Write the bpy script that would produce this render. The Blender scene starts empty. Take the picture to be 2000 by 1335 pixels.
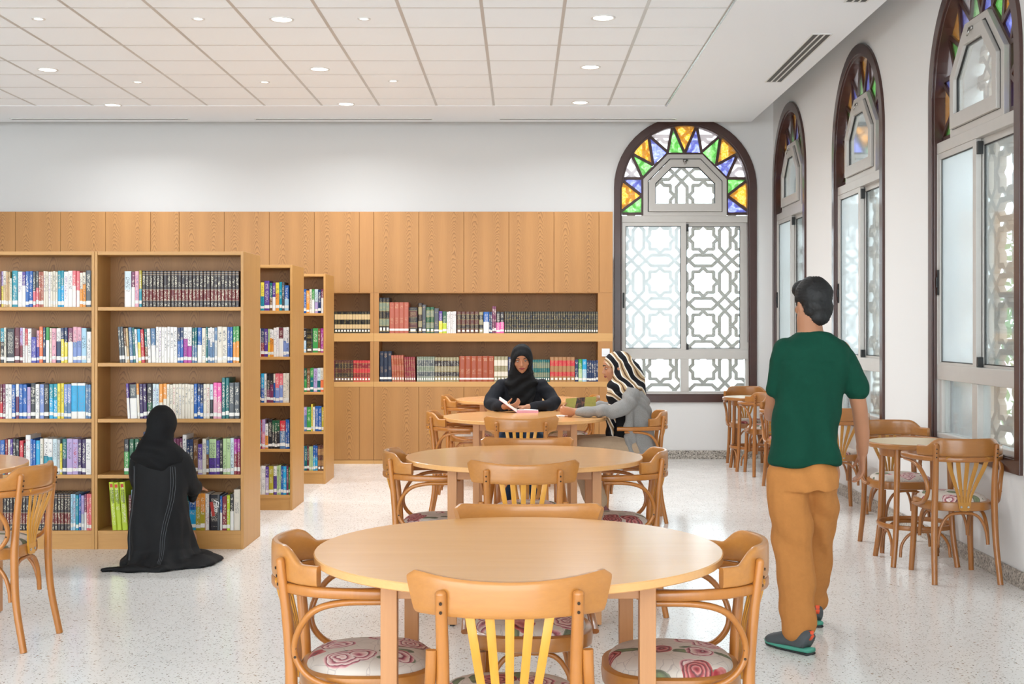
import bpy, bmesh, math, random
import numpy as np
from mathutils import Vector, Matrix, noise
from mathutils.geometry import tessellate_polygon
from mathutils.bvhtree import BVHTree
random.seed(7)
SC = bpy.context.scene
PI = math.pi
F = 2470.0            # focal length in photo pixels
EYE = 1.45            # camera height
VX, VY = 1018.0, 640.0
def PX(x, d): return (x-VX)*d/F
def PZ(y, d): return EYE-(y-VY)*d/F

# ---------------------------------------------------------------- camera
cam = bpy.data.cameras.new('camera'); camo = bpy.data.objects.new('camera', cam)
SC.collection.objects.link(camo); SC.camera = camo
camo.location = (0, 0, EYE); camo.rotation_euler = (PI/2, 0, 0)
cam.sensor_width = 36; cam.lens = F/2000*36
cam.shift_x = -(VX-1000)/2000; cam.shift_y = -(667.5-VY)/2000
cam.clip_start = .05; cam.clip_end = 300
# ---------------------------------------------------------------- world, exposure
w = bpy.data.worlds.new('sky'); SC.world = w; w.use_nodes = True
bg = w.node_tree.nodes['Background']; bg.inputs[0].default_value = (.87, .95, 1, 1); bg.inputs[1].default_value = 4.6
SC.view_settings.view_transform = 'Standard'; SC.view_settings.look = 'None'
SC.view_settings.gamma = 1; SC.view_settings.exposure = .40; SC.view_settings.use_curve_mapping = False
LAMP_W = 19.0         # watts of one large downlight

# ---------------------------------------------------------------- helpers
COL = SC.collection
def lin(c):
    if isinstance(c, str):
        c = c.lstrip('#'); c = [int(c[i:i+2], 16)/255 for i in (0, 2, 4)]
    elif max(c) > 1.001: c = [v/255 for v in c]
    return tuple((v/12.92 if v <= .04045 else ((v+.055)/1.055)**2.4) for v in c[:3])
def rgba(c): return lin(c)+(1,)
def tag(o, label=None, cat=None, group=None, kind=None):
    if label: o['label'] = label
    if cat: o['category'] = cat
    if group: o['group'] = group
    if kind: o['kind'] = kind
    return o
def empty(name, loc=(0, 0, 0), rz=0):
    o = bpy.data.objects.new(name, None); COL.objects.link(o)
    o.empty_display_size = .05; o.location = loc; o.rotation_euler = (0, 0, rz); return o
KIDS = {}
def link(name, me, parent=None):
    o = bpy.data.objects.new(name, me); COL.objects.link(o)
    if parent is not None:
        o.parent = parent; KIDS.setdefault(parent.name, []).append(o)
    return o
def copy_tree(o, parent=None):
    c = o.copy(); COL.objects.link(c)
    if parent is not None:
        c.parent = parent; KIDS.setdefault(parent.name, []).append(c)
    for ch in list(KIDS.get(o.name, [])): copy_tree(ch, c)
    return c

class MB:
    def __init__(s): s.v = []; s.f = []; s.m = []; s.mat = 0; s.c = []; s.k = []; s.col = None; s.ink = None
    def add(s, vs, fs, mat=None):
        b = len(s.v); s.v += [tuple(v) for v in vs]
        for f in fs:
            s.f.append([b+i for i in f]); s.m.append(s.mat if mat is None else mat); s.c.append(s.col); s.k.append(s.ink)
    def box(s, x0, x1, y0, y1, z0, z1, mat=None):
        s.add([(x0,y0,z0),(x1,y0,z0),(x1,y1,z0),(x0,y1,z0),(x0,y0,z1),(x1,y0,z1),(x1,y1,z1),(x0,y1,z1)],
              [(0,3,2,1),(4,5,6,7),(0,1,5,4),(1,2,6,5),(2,3,7,6),(3,0,4,7)], mat)
    def loft(s, rings, cap=True, closed=True, mat=None):
        n = len(rings[0]); vs = [p for r in rings for p in r]; fs = []
        for i in range(len(rings)-1):
            for j in range(n if closed else n-1):
                a = i*n+j; b = i*n+(j+1) % n
                fs.append((a, b, b+n, a+n))
        if cap: fs.append(tuple(reversed(range(n)))); fs.append(tuple(range((len(rings)-1)*n, len(rings)*n)))
        s.add(vs, fs, mat)
    def prism(s, poly, y0, y1, mat=None):           # poly in x,z extruded along y
        n = len(poly)
        vs = [(p[0], y0, p[1]) for p in poly]+[(p[0], y1, p[1]) for p in poly]
        fs = [tuple(range(n)), tuple(reversed(range(n, 2*n)))]+[(i, i+n, (i+1) % n+n, (i+1) % n) for i in range(n)]
        s.add(vs, fs, mat)
    def ring(s, A, B, y0, y1, mat=None):            # ring between two closed x,z polygons
        n = len(A); vs = [(p[0], y0, p[1]) for p in A]+[(p[0], y0, p[1]) for p in B]+[(p[0], y1, p[1]) for p in A]+[(p[0], y1, p[1]) for p in B]
        fs = []
        for i in range(n):
            j = (i+1) % n
            fs += [(i, j, n+j, n+i), (2*n+i, 3*n+i, 3*n+j, 2*n+j), (i, 2*n+i, 2*n+j, j), (n+i, n+j, 3*n+j, 3*n+i)]
        s.add(vs, fs, mat)
    def bar2(s, a, b, w, y0, y1, mat=None, ext=0):  # bar in the x,z plane
        a = Vector(a); b = Vector(b); d = (b-a); L = d.length
        if L < 1e-6: return
        d /= L; n = Vector((-d.y, d.x))*w/2; a = a-d*ext; b = b+d*ext
        s.prism([a-n, b-n, b+n, a+n], y0, y1, mat)
    def sweep(s, pts, W, H, up=(0, 0, 1), n=10, e=2.0, mat=None, cap=True, closed=False):
        """superelliptic section W (sideways) x H (along up); W,H number or per point list"""
        P = [Vector(p) for p in pts]; N = len(P); up = Vector(up); rings = []
        for i, p in enumerate(P):
            if closed: t = P[(i+1) % N]-P[i-1]
            else: t = P[min(i+1, N-1)]-P[max(i-1, 0)]
            t.normalize()
            sd = t.cross(up)
            if sd.length < 1e-4: sd = t.cross(Vector((1, 0, 0)))
            sd.normalize(); u = sd.cross(t)
            wv = (W[i] if hasattr(W, '__len__') else W)/2; hv = (H[i] if hasattr(H, '__len__') else H)/2
            r = []
            for k in range(n):
                a = 2*PI*(k+.5)/n; c, sn = math.cos(a), math.sin(a)
                r.append(p+sd*wv*math.copysign(abs(c)**(2/e), c)+u*hv*math.copysign(abs(sn)**(2/e), sn))
            rings.append(r)
        if closed: rings.append(rings[0]); cap = False
        s.loft(rings, cap=cap, mat=mat)
    def tube(s, pts, R, n=10, mat=None, up=(0, 0, 1)):
        D = [2*r for r in R] if hasattr(R, '__len__') else 2*R
        s.sweep(pts, D, D, up, n, 2.0, mat)
    def cyl(s, c, r, z0, z1, n=24, mat=None, r1=None):
        r1 = r if r1 is None else r1
        s.loft([[(c[0]+q*math.cos(2*PI*i/n), c[1]+q*math.sin(2*PI*i/n), z) for i in range(n)] for q, z in ((r, z0), (r1, z1))], mat=mat)
    def ell(s, c, r, rot=None, n=16, m=12, mat=None):
        rings = []
        for i in range(1, m):
            t = PI*i/m; rings.append([Vector((r[0]*math.sin(t)*math.cos(2*PI*k/n), r[1]*math.sin(t)*math.sin(2*PI*k/n), -r[2]*math.cos(t))) for k in range(n)])
        if rot is not None: rings = [[rot @ p for p in q] for q in rings]
        rings = [[p+Vector(c) for p in q] for q in rings]
        s.loft(rings, mat=mat)
    def build(s, name, mats, parent=None, smooth=False, bevel=0, sub=0, me_only=False, angle=None):
        me = bpy.data.meshes.new(name); me.from_pydata(s.v, [], s.f)
        if not isinstance(mats, (list, tuple)): mats = [mats]
        for m in mats: me.materials.append(m)
        me.polygons.foreach_set('material_index', s.m)
        if smooth or angle: me.polygons.foreach_set('use_smooth', [True]*len(s.f))
        if any(c is not None for c in s.c):
            for nm, src in (('col', s.c), ('ink', s.k)):
                at = me.color_attributes.new(nm, 'FLOAT_COLOR', 'CORNER'); data = []
                for f, c in zip(s.f, src):
                    c = (c if c is not None else (0, 0, 0, 0)); c = tuple(c)+((1,) if len(c) == 3 else ()); data += list(c)*len(f)
                at.data.foreach_set('color', data)
        me.update()
        if angle: me.set_sharp_from_angle(angle=math.radians(angle))
        if me_only: return me
        o = link(name, me, parent)
        if bevel:
            b = o.modifiers.new('b', 'BEVEL'); b.width = bevel; b.segments = 2; b.limit_method = 'ANGLE'
        if sub:
            q = o.modifiers.new('s', 'SUBSURF'); q.levels = sub; q.render_levels = sub
        return o

# ---------------------------------------------------------------- materials
class NT:
    def __init__(s, name):
        s.m = bpy.data.materials.new(name); s.m.use_nodes = True; s.t = s.m.node_tree
        s.b = s.t.nodes['Principled BSDF']; s.out = s.t.nodes['Material Output']
    def n(s, typ, **kw):
        x = s.t.nodes.new(typ)
        for k, v in kw.items():
            if k.startswith('i_'):
                kk = k[2:]; x.inputs[int(kk) if kk.isdigit() else kk].default_value = v
            else: setattr(x, k, v)
        return x
    def l(s, a, b): s.t.links.new(a, b); return b
    def math(s, op, a, b=None, c=None, clamp=False):
        x = s.n('ShaderNodeMath', operation=op, use_clamp=clamp)
        for i, v in enumerate((a, b, c)):
            if v is None: continue
            if isinstance(v, (int, float)): x.inputs[i].default_value = v
            else: s.l(v, x.inputs[i])
        return x.outputs[0]
    def mix(s, f, a, b, mode='MIX'):
        x = s.n('ShaderNodeMix', data_type='RGBA', blend_type=mode)
        for i, v in ((0, f), (6, a), (7, b)):
            if isinstance(v, (int, float)): x.inputs[i].default_value = v
            elif isinstance(v, (tuple, list)): x.inputs[i].default_value = tuple(v) if len(v) == 4 else tuple(v)+(1,)
            else: s.l(v, x.inputs[i])
        return x.outputs[2]
    def ramp(s, f, stops, interp='LINEAR'):
        x = s.n('ShaderNodeValToRGB'); r = x.color_ramp; r.interpolation = interp
        while len(r.elements) < len(stops): r.elements.new(.5)
        for e, (p, c) in zip(r.elements, stops): e.position = p; e.color = c if len(c) == 4 else tuple(c)+(1,)
        s.l(f, x.inputs[0]); return x.outputs[0]
    def coord(s, which='Object', scale=(1, 1, 1), loc=(0, 0, 0), rnd=0):
        tc = s.n('ShaderNodeTexCoord'); mp = s.n('ShaderNodeMapping'); mp.inputs['Scale'].default_value = scale; mp.inputs['Location'].default_value = loc
        v = tc.outputs[which]
        if rnd:
            oi = s.n('ShaderNodeObjectInfo'); k = s.math('MULTIPLY', oi.outputs['Random'], rnd)
            a = s.n('ShaderNodeVectorMath', operation='ADD'); s.l(v, a.inputs[0]); s.l(k, a.inputs[1]); v = a.outputs[0]
        s.l(v, mp.inputs[0]); return mp.outputs[0]
    def noise(s, v, sc, det=3, rough=.5, dist=0):
        x = s.n('ShaderNodeTexNoise', i_Scale=sc, i_Detail=det, i_Roughness=rough, i_Distortion=dist)
        if v is not None: s.l(v, x.inputs['Vector'])
        return x.outputs
    def base(s, c):
        if isinstance(c, tuple): s.b.inputs['Base Color'].default_value = c if len(c) == 4 else c+(1,)
        else: s.l(c, s.b.inputs['Base Color'])
    def set(s, rough=.5, metal=0, spec=.5, coat=0):
        s.b.inputs['Roughness'].default_value = rough; s.b.inputs['Metallic'].default_value = metal
        s.b.inputs['Specular IOR Level'].default_value = spec; s.b.inputs['Coat Weight'].default_value = coat
        if coat: s.b.inputs['Coat Roughness'].default_value = .12
    def bump(s, h, st, d=.01):
        x = s.n('ShaderNodeBump', i_Strength=st, i_Distance=d); s.l(h, x.inputs['Height']); s.l(x.outputs[0], s.b.inputs['Normal'])
def plain(name, c, rough=.5, metal=0, spec=.5, coat=0, var=0):
    t = NT(name); t.set(rough, metal, spec, coat)
    if var:
        f = t.noise(t.coord(rnd=9), 14, 3)[0]; c = lin(c)
        t.base(t.mix(f, tuple(v*(1-var) for v in c), tuple(min(1, v*(1+var)) for v in c)))
    else: t.base(rgba(c))
    return t.m
def wood(name, light, dark, axis='z', rough=.38, coat=0, gs=1, cath=False, spec=.5, amt=.55):
    """straight grain along axis, or cathedral veneer centred on the object's origin"""
    t = NT(name); t.set(rough, 0, spec, coat); L, D = lin(light), lin(dark)
    S = {'x': (2.5, 45, 45), 'y': (45, 2.5, 45), 'z': (45, 45, 2.5)}[axis]
    fine = t.noise(t.coord(scale=tuple(v*gs for v in S), rnd=13), 3, 4, .6)[0]
    S2 = {'x': (.6, 7, 7), 'y': (7, .6, 7), 'z': (7, 7, .6)}[axis]
    broad = t.noise(t.coord(scale=tuple(v*gs for v in S2), rnd=7), 2.2, 2, .5, .6)[0]
    f = t.math('MULTIPLY_ADD', fine, .55, t.math('MULTIPLY', broad, .6))
    f = t.math('MULTIPLY', t.math('SUBTRACT', f, .3), 1.5, clamp=True)
    c = t.mix(t.math('MULTIPLY', f, amt), L, D)
    if cath:
        tc = t.n('ShaderNodeTexCoord'); oi = t.n('ShaderNodeObjectInfo'); sp = t.n('ShaderNodeSeparateXYZ'); t.l(tc.outputs['Object'], sp.inputs[0])
        wob = t.noise(t.coord(scale=(3, 3, 1.2), rnd=20), 2.5, 3, .55)[0]
        x = t.math('ADD', sp.outputs[0], t.math('MULTIPLY', t.math('SUBTRACT', oi.outputs['Random'], .5), .05))
        x = t.math('SUBTRACT', t.math('PINGPONG', t.math('ADD', x, .12), .12), .0)
        x = t.math('ADD', x, t.math('MULTIPLY', t.math('SUBTRACT', wob, .5), .035))
        u2 = t.math('MULTIPLY', t.math('POWER', t.math('ABSOLUTE', x), 2.0), 75)
        ph = t.math('ADD', t.math('ADD', t.math('MULTIPLY', sp.outputs[2], 1.35), u2), t.math('MULTIPLY', wob, .35))
        r = t.math('FRACT', t.math('MULTIPLY', ph, 17))
        line = t.ramp(r, [(0, (0, 0, 0)), (.55, (.12, .12, .12)), (.93, (1, 1, 1)), (1, (0, 0, 0))])
        msk = t.ramp(t.math('ABSOLUTE', x), [(0, (1, 1, 1)), (.055, (.75, .75, .75)), (.11, (.12, .12, .12))])
        c = t.mix(t.math('MULTIPLY', t.math('MULTIPLY', line, msk), .8), c, tuple(v*.62 for v in D))
    t.base(c); t.bump(fine, .06, .002); return t.m

def m_floor():
    t = NT('terrazzo'); t.set(.11, 0, .5)
    v = t.coord(scale=(1, 1, 1)); base = t.mix(t.noise(v, 1.1, 3)[0], lin('#f1eeea'), lin('#f8f6f3'))
    base = t.mix(t.math('MULTIPLY', t.noise(v, 34, 4, .7)[0], .35), base, lin('#d6cfc7'))
    def chips(sc, thr, c, base):
        vo = t.n('ShaderNodeTexVoronoi', i_Scale=sc); vo.inputs['Randomness'].default_value = 1
        wv = t.n('ShaderNodeVectorMath', operation='ADD'); nz = t.noise(v, sc*.8, 2)[1]; sc2 = t.n('ShaderNodeVectorMath', operation='SCALE'); sc2.inputs['Scale'].default_value = 1.1/sc
        t.l(nz, sc2.inputs[0]); t.l(v, wv.inputs[0]); t.l(sc2.outputs[0], wv.inputs[1]); t.l(wv.outputs[0], vo.inputs['Vector'])
        g = t.math('LESS_THAN', vo.outputs['Distance'], .34); s2 = t.n('ShaderNodeSeparateColor'); t.l(vo.outputs['Color'], s2.inputs[0])
        k = t.math('MULTIPLY', g, t.math('LESS_THAN', s2.outputs[0], thr)); return t.mix(k, base, c)
    base = chips(95, .36, lin('#c3bab0'), base); base = chips(70, .22, lin('#f6f3ee'), base)
    base = chips(80, .10, lin('#a0968c'), base); base = chips(100, .045, lin('#5a5450'), base); base = chips(60, .03, lin('#a58f78'), base)
    tc = t.n('ShaderNodeSeparateXYZ'); t.l(v, tc.inputs[0])
    def seam(o): return t.math('LESS_THAN', t.math('FRACT', t.math('DIVIDE', t.math('ADD', o, 40.1), .8)), .0032)
    k = t.math('MAXIMUM', seam(tc.outputs[0]), seam(tc.outputs[1])); base = t.mix(t.math('MULTIPLY', k, .28), base, lin('#8f8780'))
    t.base(base); t.bump(t.noise(v, 1.6, 2)[0], .12, .02)
    t.l(t.math('MULTIPLY_ADD', t.noise(v, 5, 3)[0], .16, .07), t.b.inputs['Roughness']); return t.m
def m_granite():
    t = NT('granite'); t.set(.3); v = t.coord(); vo = t.n('ShaderNodeTexVoronoi', i_Scale=95.0); t.l(v, vo.inputs['Vector'])
    s2 = t.n('ShaderNodeSeparateColor'); t.l(vo.outputs['Color'], s2.inputs[0])
    t.base(t.ramp(s2.outputs[0], [(0, lin('#4a4540')), (.18, lin('#8b837a')), (.5, lin('#b5ada2')), (.8, lin('#cfc8be')), (1, lin('#7c746c'))])); return t.m
def m_plaster(name, c, c2):
    t = NT(name); t.set(.85, 0, .25); v = t.coord()
    t.base(t.mix(t.noise(v, .7, 2)[0], lin(c), lin(c2))); t.bump(t.noise(v, 90, 3)[0], .05, .002); return t.m
def m_glassc(name, c, alpha, rough=.05, tex=None, gl=.22):
    """pane: tinted see-through with a little gloss and a little translucence"""
    t = NT(name); t.t.nodes.remove(t.b)
    tr = t.n('ShaderNodeBsdfTransparent'); tl = t.n('ShaderNodeBsdfTranslucent'); gs = t.n('ShaderNodeBsdfGlossy', i_Roughness=rough)
    c1 = lin(c)
    if tex:
        k = t.noise(t.coord(), tex, 4, .7)[0]; cc = t.mix(t.ramp(k, [(.42, (0, 0, 0)), (.68, (1, 1, 1))]), c1, tuple(v*.45+.55 for v in c1))
        t.l(cc, tr.inputs[0]); t.l(cc, tl.inputs[0])
    else: tr.inputs[0].default_value = c1+(1,); tl.inputs[0].default_value = c1+(1,)
    m1 = t.n('ShaderNodeMixShader'); m1.inputs[0].default_value = alpha; t.l(tr.outputs[0], m1.inputs[1]); t.l(tl.outputs[0], m1.inputs[2])
    fr = t.n('ShaderNodeFresnel', i_IOR=1.45); m2 = t.n('ShaderNodeMixShader'); t.l(t.math('MULTIPLY', fr.outputs[0], gl*3, clamp=True), m2.inputs[0]); t.l(m1.outputs[0], m2.inputs[1]); t.l(gs.outputs[0], m2.inputs[2])
    t.l(m2.outputs[0], t.out.inputs[0]); return t.m
def m_emit(name, c, st):
    t = NT(name); t.b.inputs['Emission Color'].default_value = rgba(c); t.b.inputs['Emission Strength'].default_value = st; t.base(rgba(c)); return t.m
def m_book():
    t = NT('book_cover'); t.set(.32, 0, .5)
    a = t.n('ShaderNodeAttribute', attribute_name='col'); k = t.n('ShaderNodeAttribute', attribute_name='ink')
    v = t.coord(scale=(230, 60, 150), rnd=3); n1 = t.noise(v, 1, 3, .65)[0]
    msk = t.ramp(n1, [(.52, (0, 0, 0)), (.56, (1, 1, 1))])
    gap = t.ramp(t.noise(t.coord(scale=(1, 1, 22), rnd=5), 1, 1)[0], [(.40, (0, 0, 0)), (.44, (1, 1, 1))])
    f = t.math('MULTIPLY', t.math('MULTIPLY', msk, gap), k.outputs['Alpha'])
    c = t.mix(f, a.outputs['Color'], k.outputs['Color'])
    c = t.mix(t.math('MULTIPLY', t.noise(t.coord(scale=(20, 20, 9), rnd=8), 1, 2)[0], .22), c, t.mix(1.0, c, (.55, .5, .5), 'MULTIPLY'))
    t.base(c); return t.m
def m_floral():
    t = NT('floral_fabric'); t.set(.75, 0, .2)
    v0 = t.coord(scale=(1, 1, .5), rnd=5); nz = t.noise(v0, 9, 2)[1]
    sc = t.n('ShaderNodeVectorMath', operation='SCALE'); sc.inputs['Scale'].default_value = .055; t.l(nz, sc.inputs[0])
    ad = t.n('ShaderNodeVectorMath', operation='ADD'); t.l(v0, ad.inputs[0]); t.l(sc.outputs[0], ad.inputs[1]); v = ad.outputs[0]
    base = t.mix(t.noise(v, 7, 3)[0], lin('#bdb0a4'), lin('#e6ddd3'))
    # leaves
    lv = t.n('ShaderNodeTexVoronoi', i_Scale=15.0); mp = t.n('ShaderNodeMapping'); mp.inputs['Scale'].default_value = (1, .45, 1); mp.inputs['Rotation'].default_value = (0, 0, .7)
    t.l(v, mp.inputs[0]); t.l(mp.outputs[0], lv.inputs['Vector'])
    s1 = t.n('ShaderNodeSeparateColor'); t.l(lv.outputs['Color'], s1.inputs[0])
    leaf = t.math('MULTIPLY', t.math('LESS_THAN', lv.outputs['Distance'], .36), t.math('LESS_THAN', s1.outputs[1], .68))
    lc = t.ramp(lv.outputs['Distance'], [(0, lin('#4d5f38')), (.2, lin('#6f8455')), (.3, lin('#3b4a33')), (.4, lin('#8f9c7c'))])
    base = t.mix(t.math('MULTIPLY', leaf, .85), base, lc)
    # roses
    rv = t.n('ShaderNodeTexVoronoi', i_Scale=8.5); t.l(v, rv.inputs['Vector']); s2 = t.n('ShaderNodeSeparateColor'); t.l(rv.outputs['Color'], s2.inputs[0])
    d = rv.outputs['Distance']; rings = t.math('FRACT', t.math('MULTIPLY_ADD', d, 8, t.math('MULTIPLY', t.noise(v, 26, 2)[0], 1.6)))
    pinks = t.ramp(rings, [(0, lin('#6d2333')), (.16, lin('#b2566a')), (.45, lin('#dfb1b0')), (.85, lin('#efdcd6')), (1, lin('#7d3040'))])
    reds = t.ramp(rings, [(0, lin('#5e1420')), (.3, lin('#a8303c')), (.7, lin('#d98a86')), (1, lin('#4c1c2a'))])
    rc = t.mix(t.math('GREATER_THAN', s2.outputs[2], .6), pinks, reds)
    rose = t.math('MULTIPLY', t.math('LESS_THAN', d, .46), t.math('LESS_THAN', s2.outputs[0], .78))
    base = t.mix(t.math('MULTIPLY', rose, .9), base, rc)
    ed = t.n('ShaderNodeTexVoronoi', i_Scale=17.0, feature='DISTANCE_TO_EDGE'); t.l(v, ed.inputs['Vector'])
    base = t.mix(t.math('MULTIPLY', t.math('LESS_THAN', ed.outputs['Distance'], .014), .28), base, lin('#6a5560'))
    t.base(base); t.bump(t.noise(t.coord(), 300, 2)[0], .1, .001); return t.m
def m_zebra():
    t = NT('striped_scarf'); t.set(.8, 0, .2)
    v = t.coord(scale=(1, .5, 1)); nz = t.noise(v, 7, 2)[0]
    mp = t.n('ShaderNodeMapping'); mp.inputs['Rotation'].default_value = (0, .75, 0); t.l(v, mp.inputs[0])
    wv = t.n('ShaderNodeTexWave', i_Scale=3.6, i_Distortion=7.5, i_Detail=1.5); wv.inputs['Detail Scale'].default_value = 1.3; t.l(mp.outputs[0], wv.inputs['Vector'])
    c = t.ramp(wv.outputs[0], [(0, lin('#15151a')), (.45, lin('#1d1c20')), (.5, lin('#e9e2d8')), (.74, lin('#e6ddd0')), (.78, lin('#b99b74')), (.94, lin('#c5a982')), (1, lin('#5a3a26'))])
    t.base(c); return t.m
def m_cloth(name, c, amt=.12, sc=60, rough=.85, spec=.2):
    t = NT(name); t.set(rough, 0, spec); c = lin(c); f = t.noise(t.coord(), sc, 4, .7)[0]
    t.base(t.mix(f, tuple(v*(1-amt) for v in c), tuple(min(1, v*(1+amt)) for v in c)))
    t.bump(t.noise(t.coord(), 14, 3)[0], .25, .01); return t.m
def m_skin(name, c):
    t = NT(name); t.set(.5, 0, .35); c = lin(c); f = t.noise(t.coord(), 9, 3)[0]
    t.base(t.mix(f, tuple(v*.9 for v in c), tuple(min(1, v*1.08) for v in c)))
    t.b.inputs['Subsurface Weight'].default_value = .08; t.b.inputs['Subsurface Radius'].default_value = (.02, .008, .004); return t.m

MT = dict(
 floor=m_floor(), granite=m_granite(), wall=m_plaster('white_wall_paint', '#e9e8e6', '#e5e3e1'),
 soffit=m_plaster('ceiling_paint', '#f4f6f9', '#f1f4f7'), tile=m_plaster('ceiling_tile_board', '#f7fafd', '#f3f7fb'),
 tbar=plain('ceiling_grid_metal', '#c9c7c4', .4, .3), reveal=m_plaster('reveal_plaster', '#e4e9ea', '#d3dbdd'),
 stone=m_plaster('lattice_stone', '#b0a293', '#a39585'), pave=m_plaster('outdoor_paving', '#d9d4cb', '#cbc6bd'),
 slot=plain('vent_dark', '#55534f', .6), vent=plain('vent_white', '#e2e1df', .4),
 brown=plain('dark_brown_frame', '#462a24', .32, 0, .5, .3, .15), alu=plain('grey_aluminium', '#c6c1bb', .38, .15, .5, 0, .04), black=plain('black_plastic', '#1b1a19', .4),
 chrome=plain('chrome', '#b5b3b0', .25, 1), screw=plain('dark_screw', '#3a2a1c', .4, .6),
 glass=m_glassc('window_glass', '#f6fafb', .09, gl=.18), day_haze=m_glassc('daylight_haze_glass', '#f0f5f7', .42, gl=.15),  # milky scatter put into both panes stands in for daylit reveal and glare
 g_orange=m_glassc('orange_glass', '#fbc75a', .5, .2, 55), g_green=m_glassc('green_glass', '#a5ec94', .5, .2, 40),
 g_blue=m_glassc('blue_glass', '#adb3f8', .5, .2, 40), g_white=m_glassc('milk_glass', '#f8f2f6', .45, .2, 40),
 case=wood('bookcase_wood', '#cf9a58', '#a8722f', 'z', .4), case_h=wood('bookcase_wood_long', '#d19c5a', '#ac7734', 'x', .4),
 caseback=wood('bookcase_back_veneer', '#ab7a46', '#8a5c30', 'z', .5, cath=True),
 door=wood('door_veneer', '#b8844a', '#976330', 'z', .42, cath=True, amt=.4), stile=wood('cabinet_wood', '#b8834a', '#9a6633', 'z', .42, amt=.45),
 rail=wood('cabinet_rail_wood', '#d0a062', '#b98448', 'x', .42, amt=.4),
 top=wood('table_top_veneer', '#e8af70', '#cf9253', 'x', .24, .32, .8, amt=.5), tleg=wood('table_leg_wood', '#c78f5e', '#a86d3f', 'z', .4),
 trail=wood('table_rail_wood', '#c68d5c', '#a96e40', 'x', .4), 
 chair=wood('bentwood', '#bf7a34', '#864b17', 'z', .3, .3, .6), chair_h=wood('bentwood_crest', '#c48440', '#90551f', 'x', .3, .3, .7),
 slat=wood('yellow_plywood', '#dc9c34', '#b87720', 'z', .35, .2), chair2=wood('bentwood_brown', '#ad6f35', '#764217', 'z', .3, .3, .6),
 chair2h=wood('bentwood_brown_crest', '#ad7238', '#80501f', 'x', .3, .3, .7), slat2=wood('brown_plywood', '#bb822f', '#925d1c', 'z', .35, .2),
 floral=m_floral(), book=m_book(), lens=m_emit('lamp_lens', '#fff8ee', 5.0), plate=plain('switch_plastic', '#e4e6e8', .35),
 skin=m_skin('skin', '#b07b5c'), skin2=m_skin('skin_light', '#b98464'), hair=plain('black_hair', '#0b090a', .6),
 abaya=m_cloth('black_abaya_cloth', '#101012', .3, 40, .7, .3), scarf=m_cloth('black_scarf_cloth', '#0c0c0e', .25, 40, .75, .25), jersey=m_cloth('charcoal_jersey', '#1e1f24', .25, 60),
 zebra=m_zebra(), cardigan=m_cloth('heather_grey_knit', '#8e8b88', .38, 170), blackt=m_cloth('black_top', '#0d0d0f', .2), beige=m_cloth('beige_trouser_cloth', '#b39a80', .12),
 green=m_cloth('green_tshirt', '#0b4030', .15, 40), tan=m_cloth('tan_trouser_cloth', '#bb7c42', .14, 30), jeans=m_cloth('blue_denim', '#2b3f58', .2),
 paper=plain('paper', '#f2efec', .7), pink=plain('pink_cover', '#d99aa8', .5), white=plain('eye_white', '#e9e4df', .3), iris=plain('eye_dark', '#1f1310', .2), lip=plain('lips', '#8e3a3a', .45), brow=plain('eyebrow', '#1c1412', .7),
 sg=plain('shoe_grey', '#4a4f52', .6, var=.2), so=plain('shoe_orange', '#f0562c', .5), ss=plain('shoe_teal_sole', '#4c9c86', .5), sb=plain('shoe_black_sole', '#232324', .6),
 maroon=plain('maroon_shoe', '#7d4b4c', .7, var=.2), wsole=plain('white_sole', '#dcd8d6', .6), stitch=plain('grey_stitching', '#6e7278', .7), leaf=plain('leaf_green', '#6d8f57', .7, var=.3),
)
# ================================================================= SETTING
WX, WY = 2.79, 14.0           # right wall, back wall
CZ, CXE, CYE = 3.68, 2.49, 13.70  # hung ceiling height and its edges
HI = 4.7
ARCZ, ARCR, SILL = 3.0, .79, .628
def struct(o, label=None): o['kind'] = 'structure'; return o
b = MB(); b.add([(-11, -3, 0), (3.3, -3, 0), (3.3, 14.5, 0), (-11, 14.5, 0)], [(0, 1, 2, 3)]); struct(b.build('floor', MT['floor']))
b = MB(); b.add([(-40, -10, -.25), (45, -10, -.25), (45, 60, -.25), (-40, 60, -.25)], [(0, 1, 2, 3)]); struct(b.build('ground', MT['pave']))
def arch_poly(hw, z0, R, n=28):
    return [(-hw, z0)]+[(-hw if i == 0 else R*math.cos(PI-PI*i/n), ARCZ+R*math.sin(PI*i/n)) for i in range(0, n+1)]+[(hw, z0)]
def wall_with_holes(name, x0, x1, z0, z1, centres, depth, M4, mats):
    """wall in local x,z; holes of arch shape; reveals go to +y"""
    HW = .755
    outer = [Vector((x0, 0, z0)), Vector((x1, 0, z0)), Vector((x1, 0, z1)), Vector((x0, 0, z1))]
    loops = [outer]+[[Vector((cx+p[0], 0, p[1])) for p in arch_poly(HW, SILL+.03, HW)] for cx in centres]
    tris = tessellate_polygon(loops); flat = [v for l in loops for v in l]
    b = MB(); b.add(flat, [tuple(t) for t in tris], 0)
    for l in loops[1:]:
        n = len(l)
        b.add([(p.x, 0, p.z) for p in l]+[(p.x, depth, p.z) for p in l], [(i, (i+1) % n, (i+1) % n+n, i+n) for i in range(n)], 1)
    b.v = [tuple(M4 @ Vector(v)) for v in b.v]
    return struct(b.build(name, mats))
WCB = 1.8166
MB4 = Matrix.Translation((0, WY, 0))
wall_with_holes('wall_back', -11, WX, 0, HI, [WCB], .42, MB4, [MT['wall'], MT['reveal']])
RC = [13.16, 10.49, 7.82, 5.15]
MR4 = Matrix.Translation((WX, 0, 0)) @ Matrix.Rotation(-PI/2, 4, 'Z')
wall_with_holes('wall_right', -14.0, 3.0, 0, HI, [-c for c in RC], .42, MR4, [MT['wall'], MT['reveal']])
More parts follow.
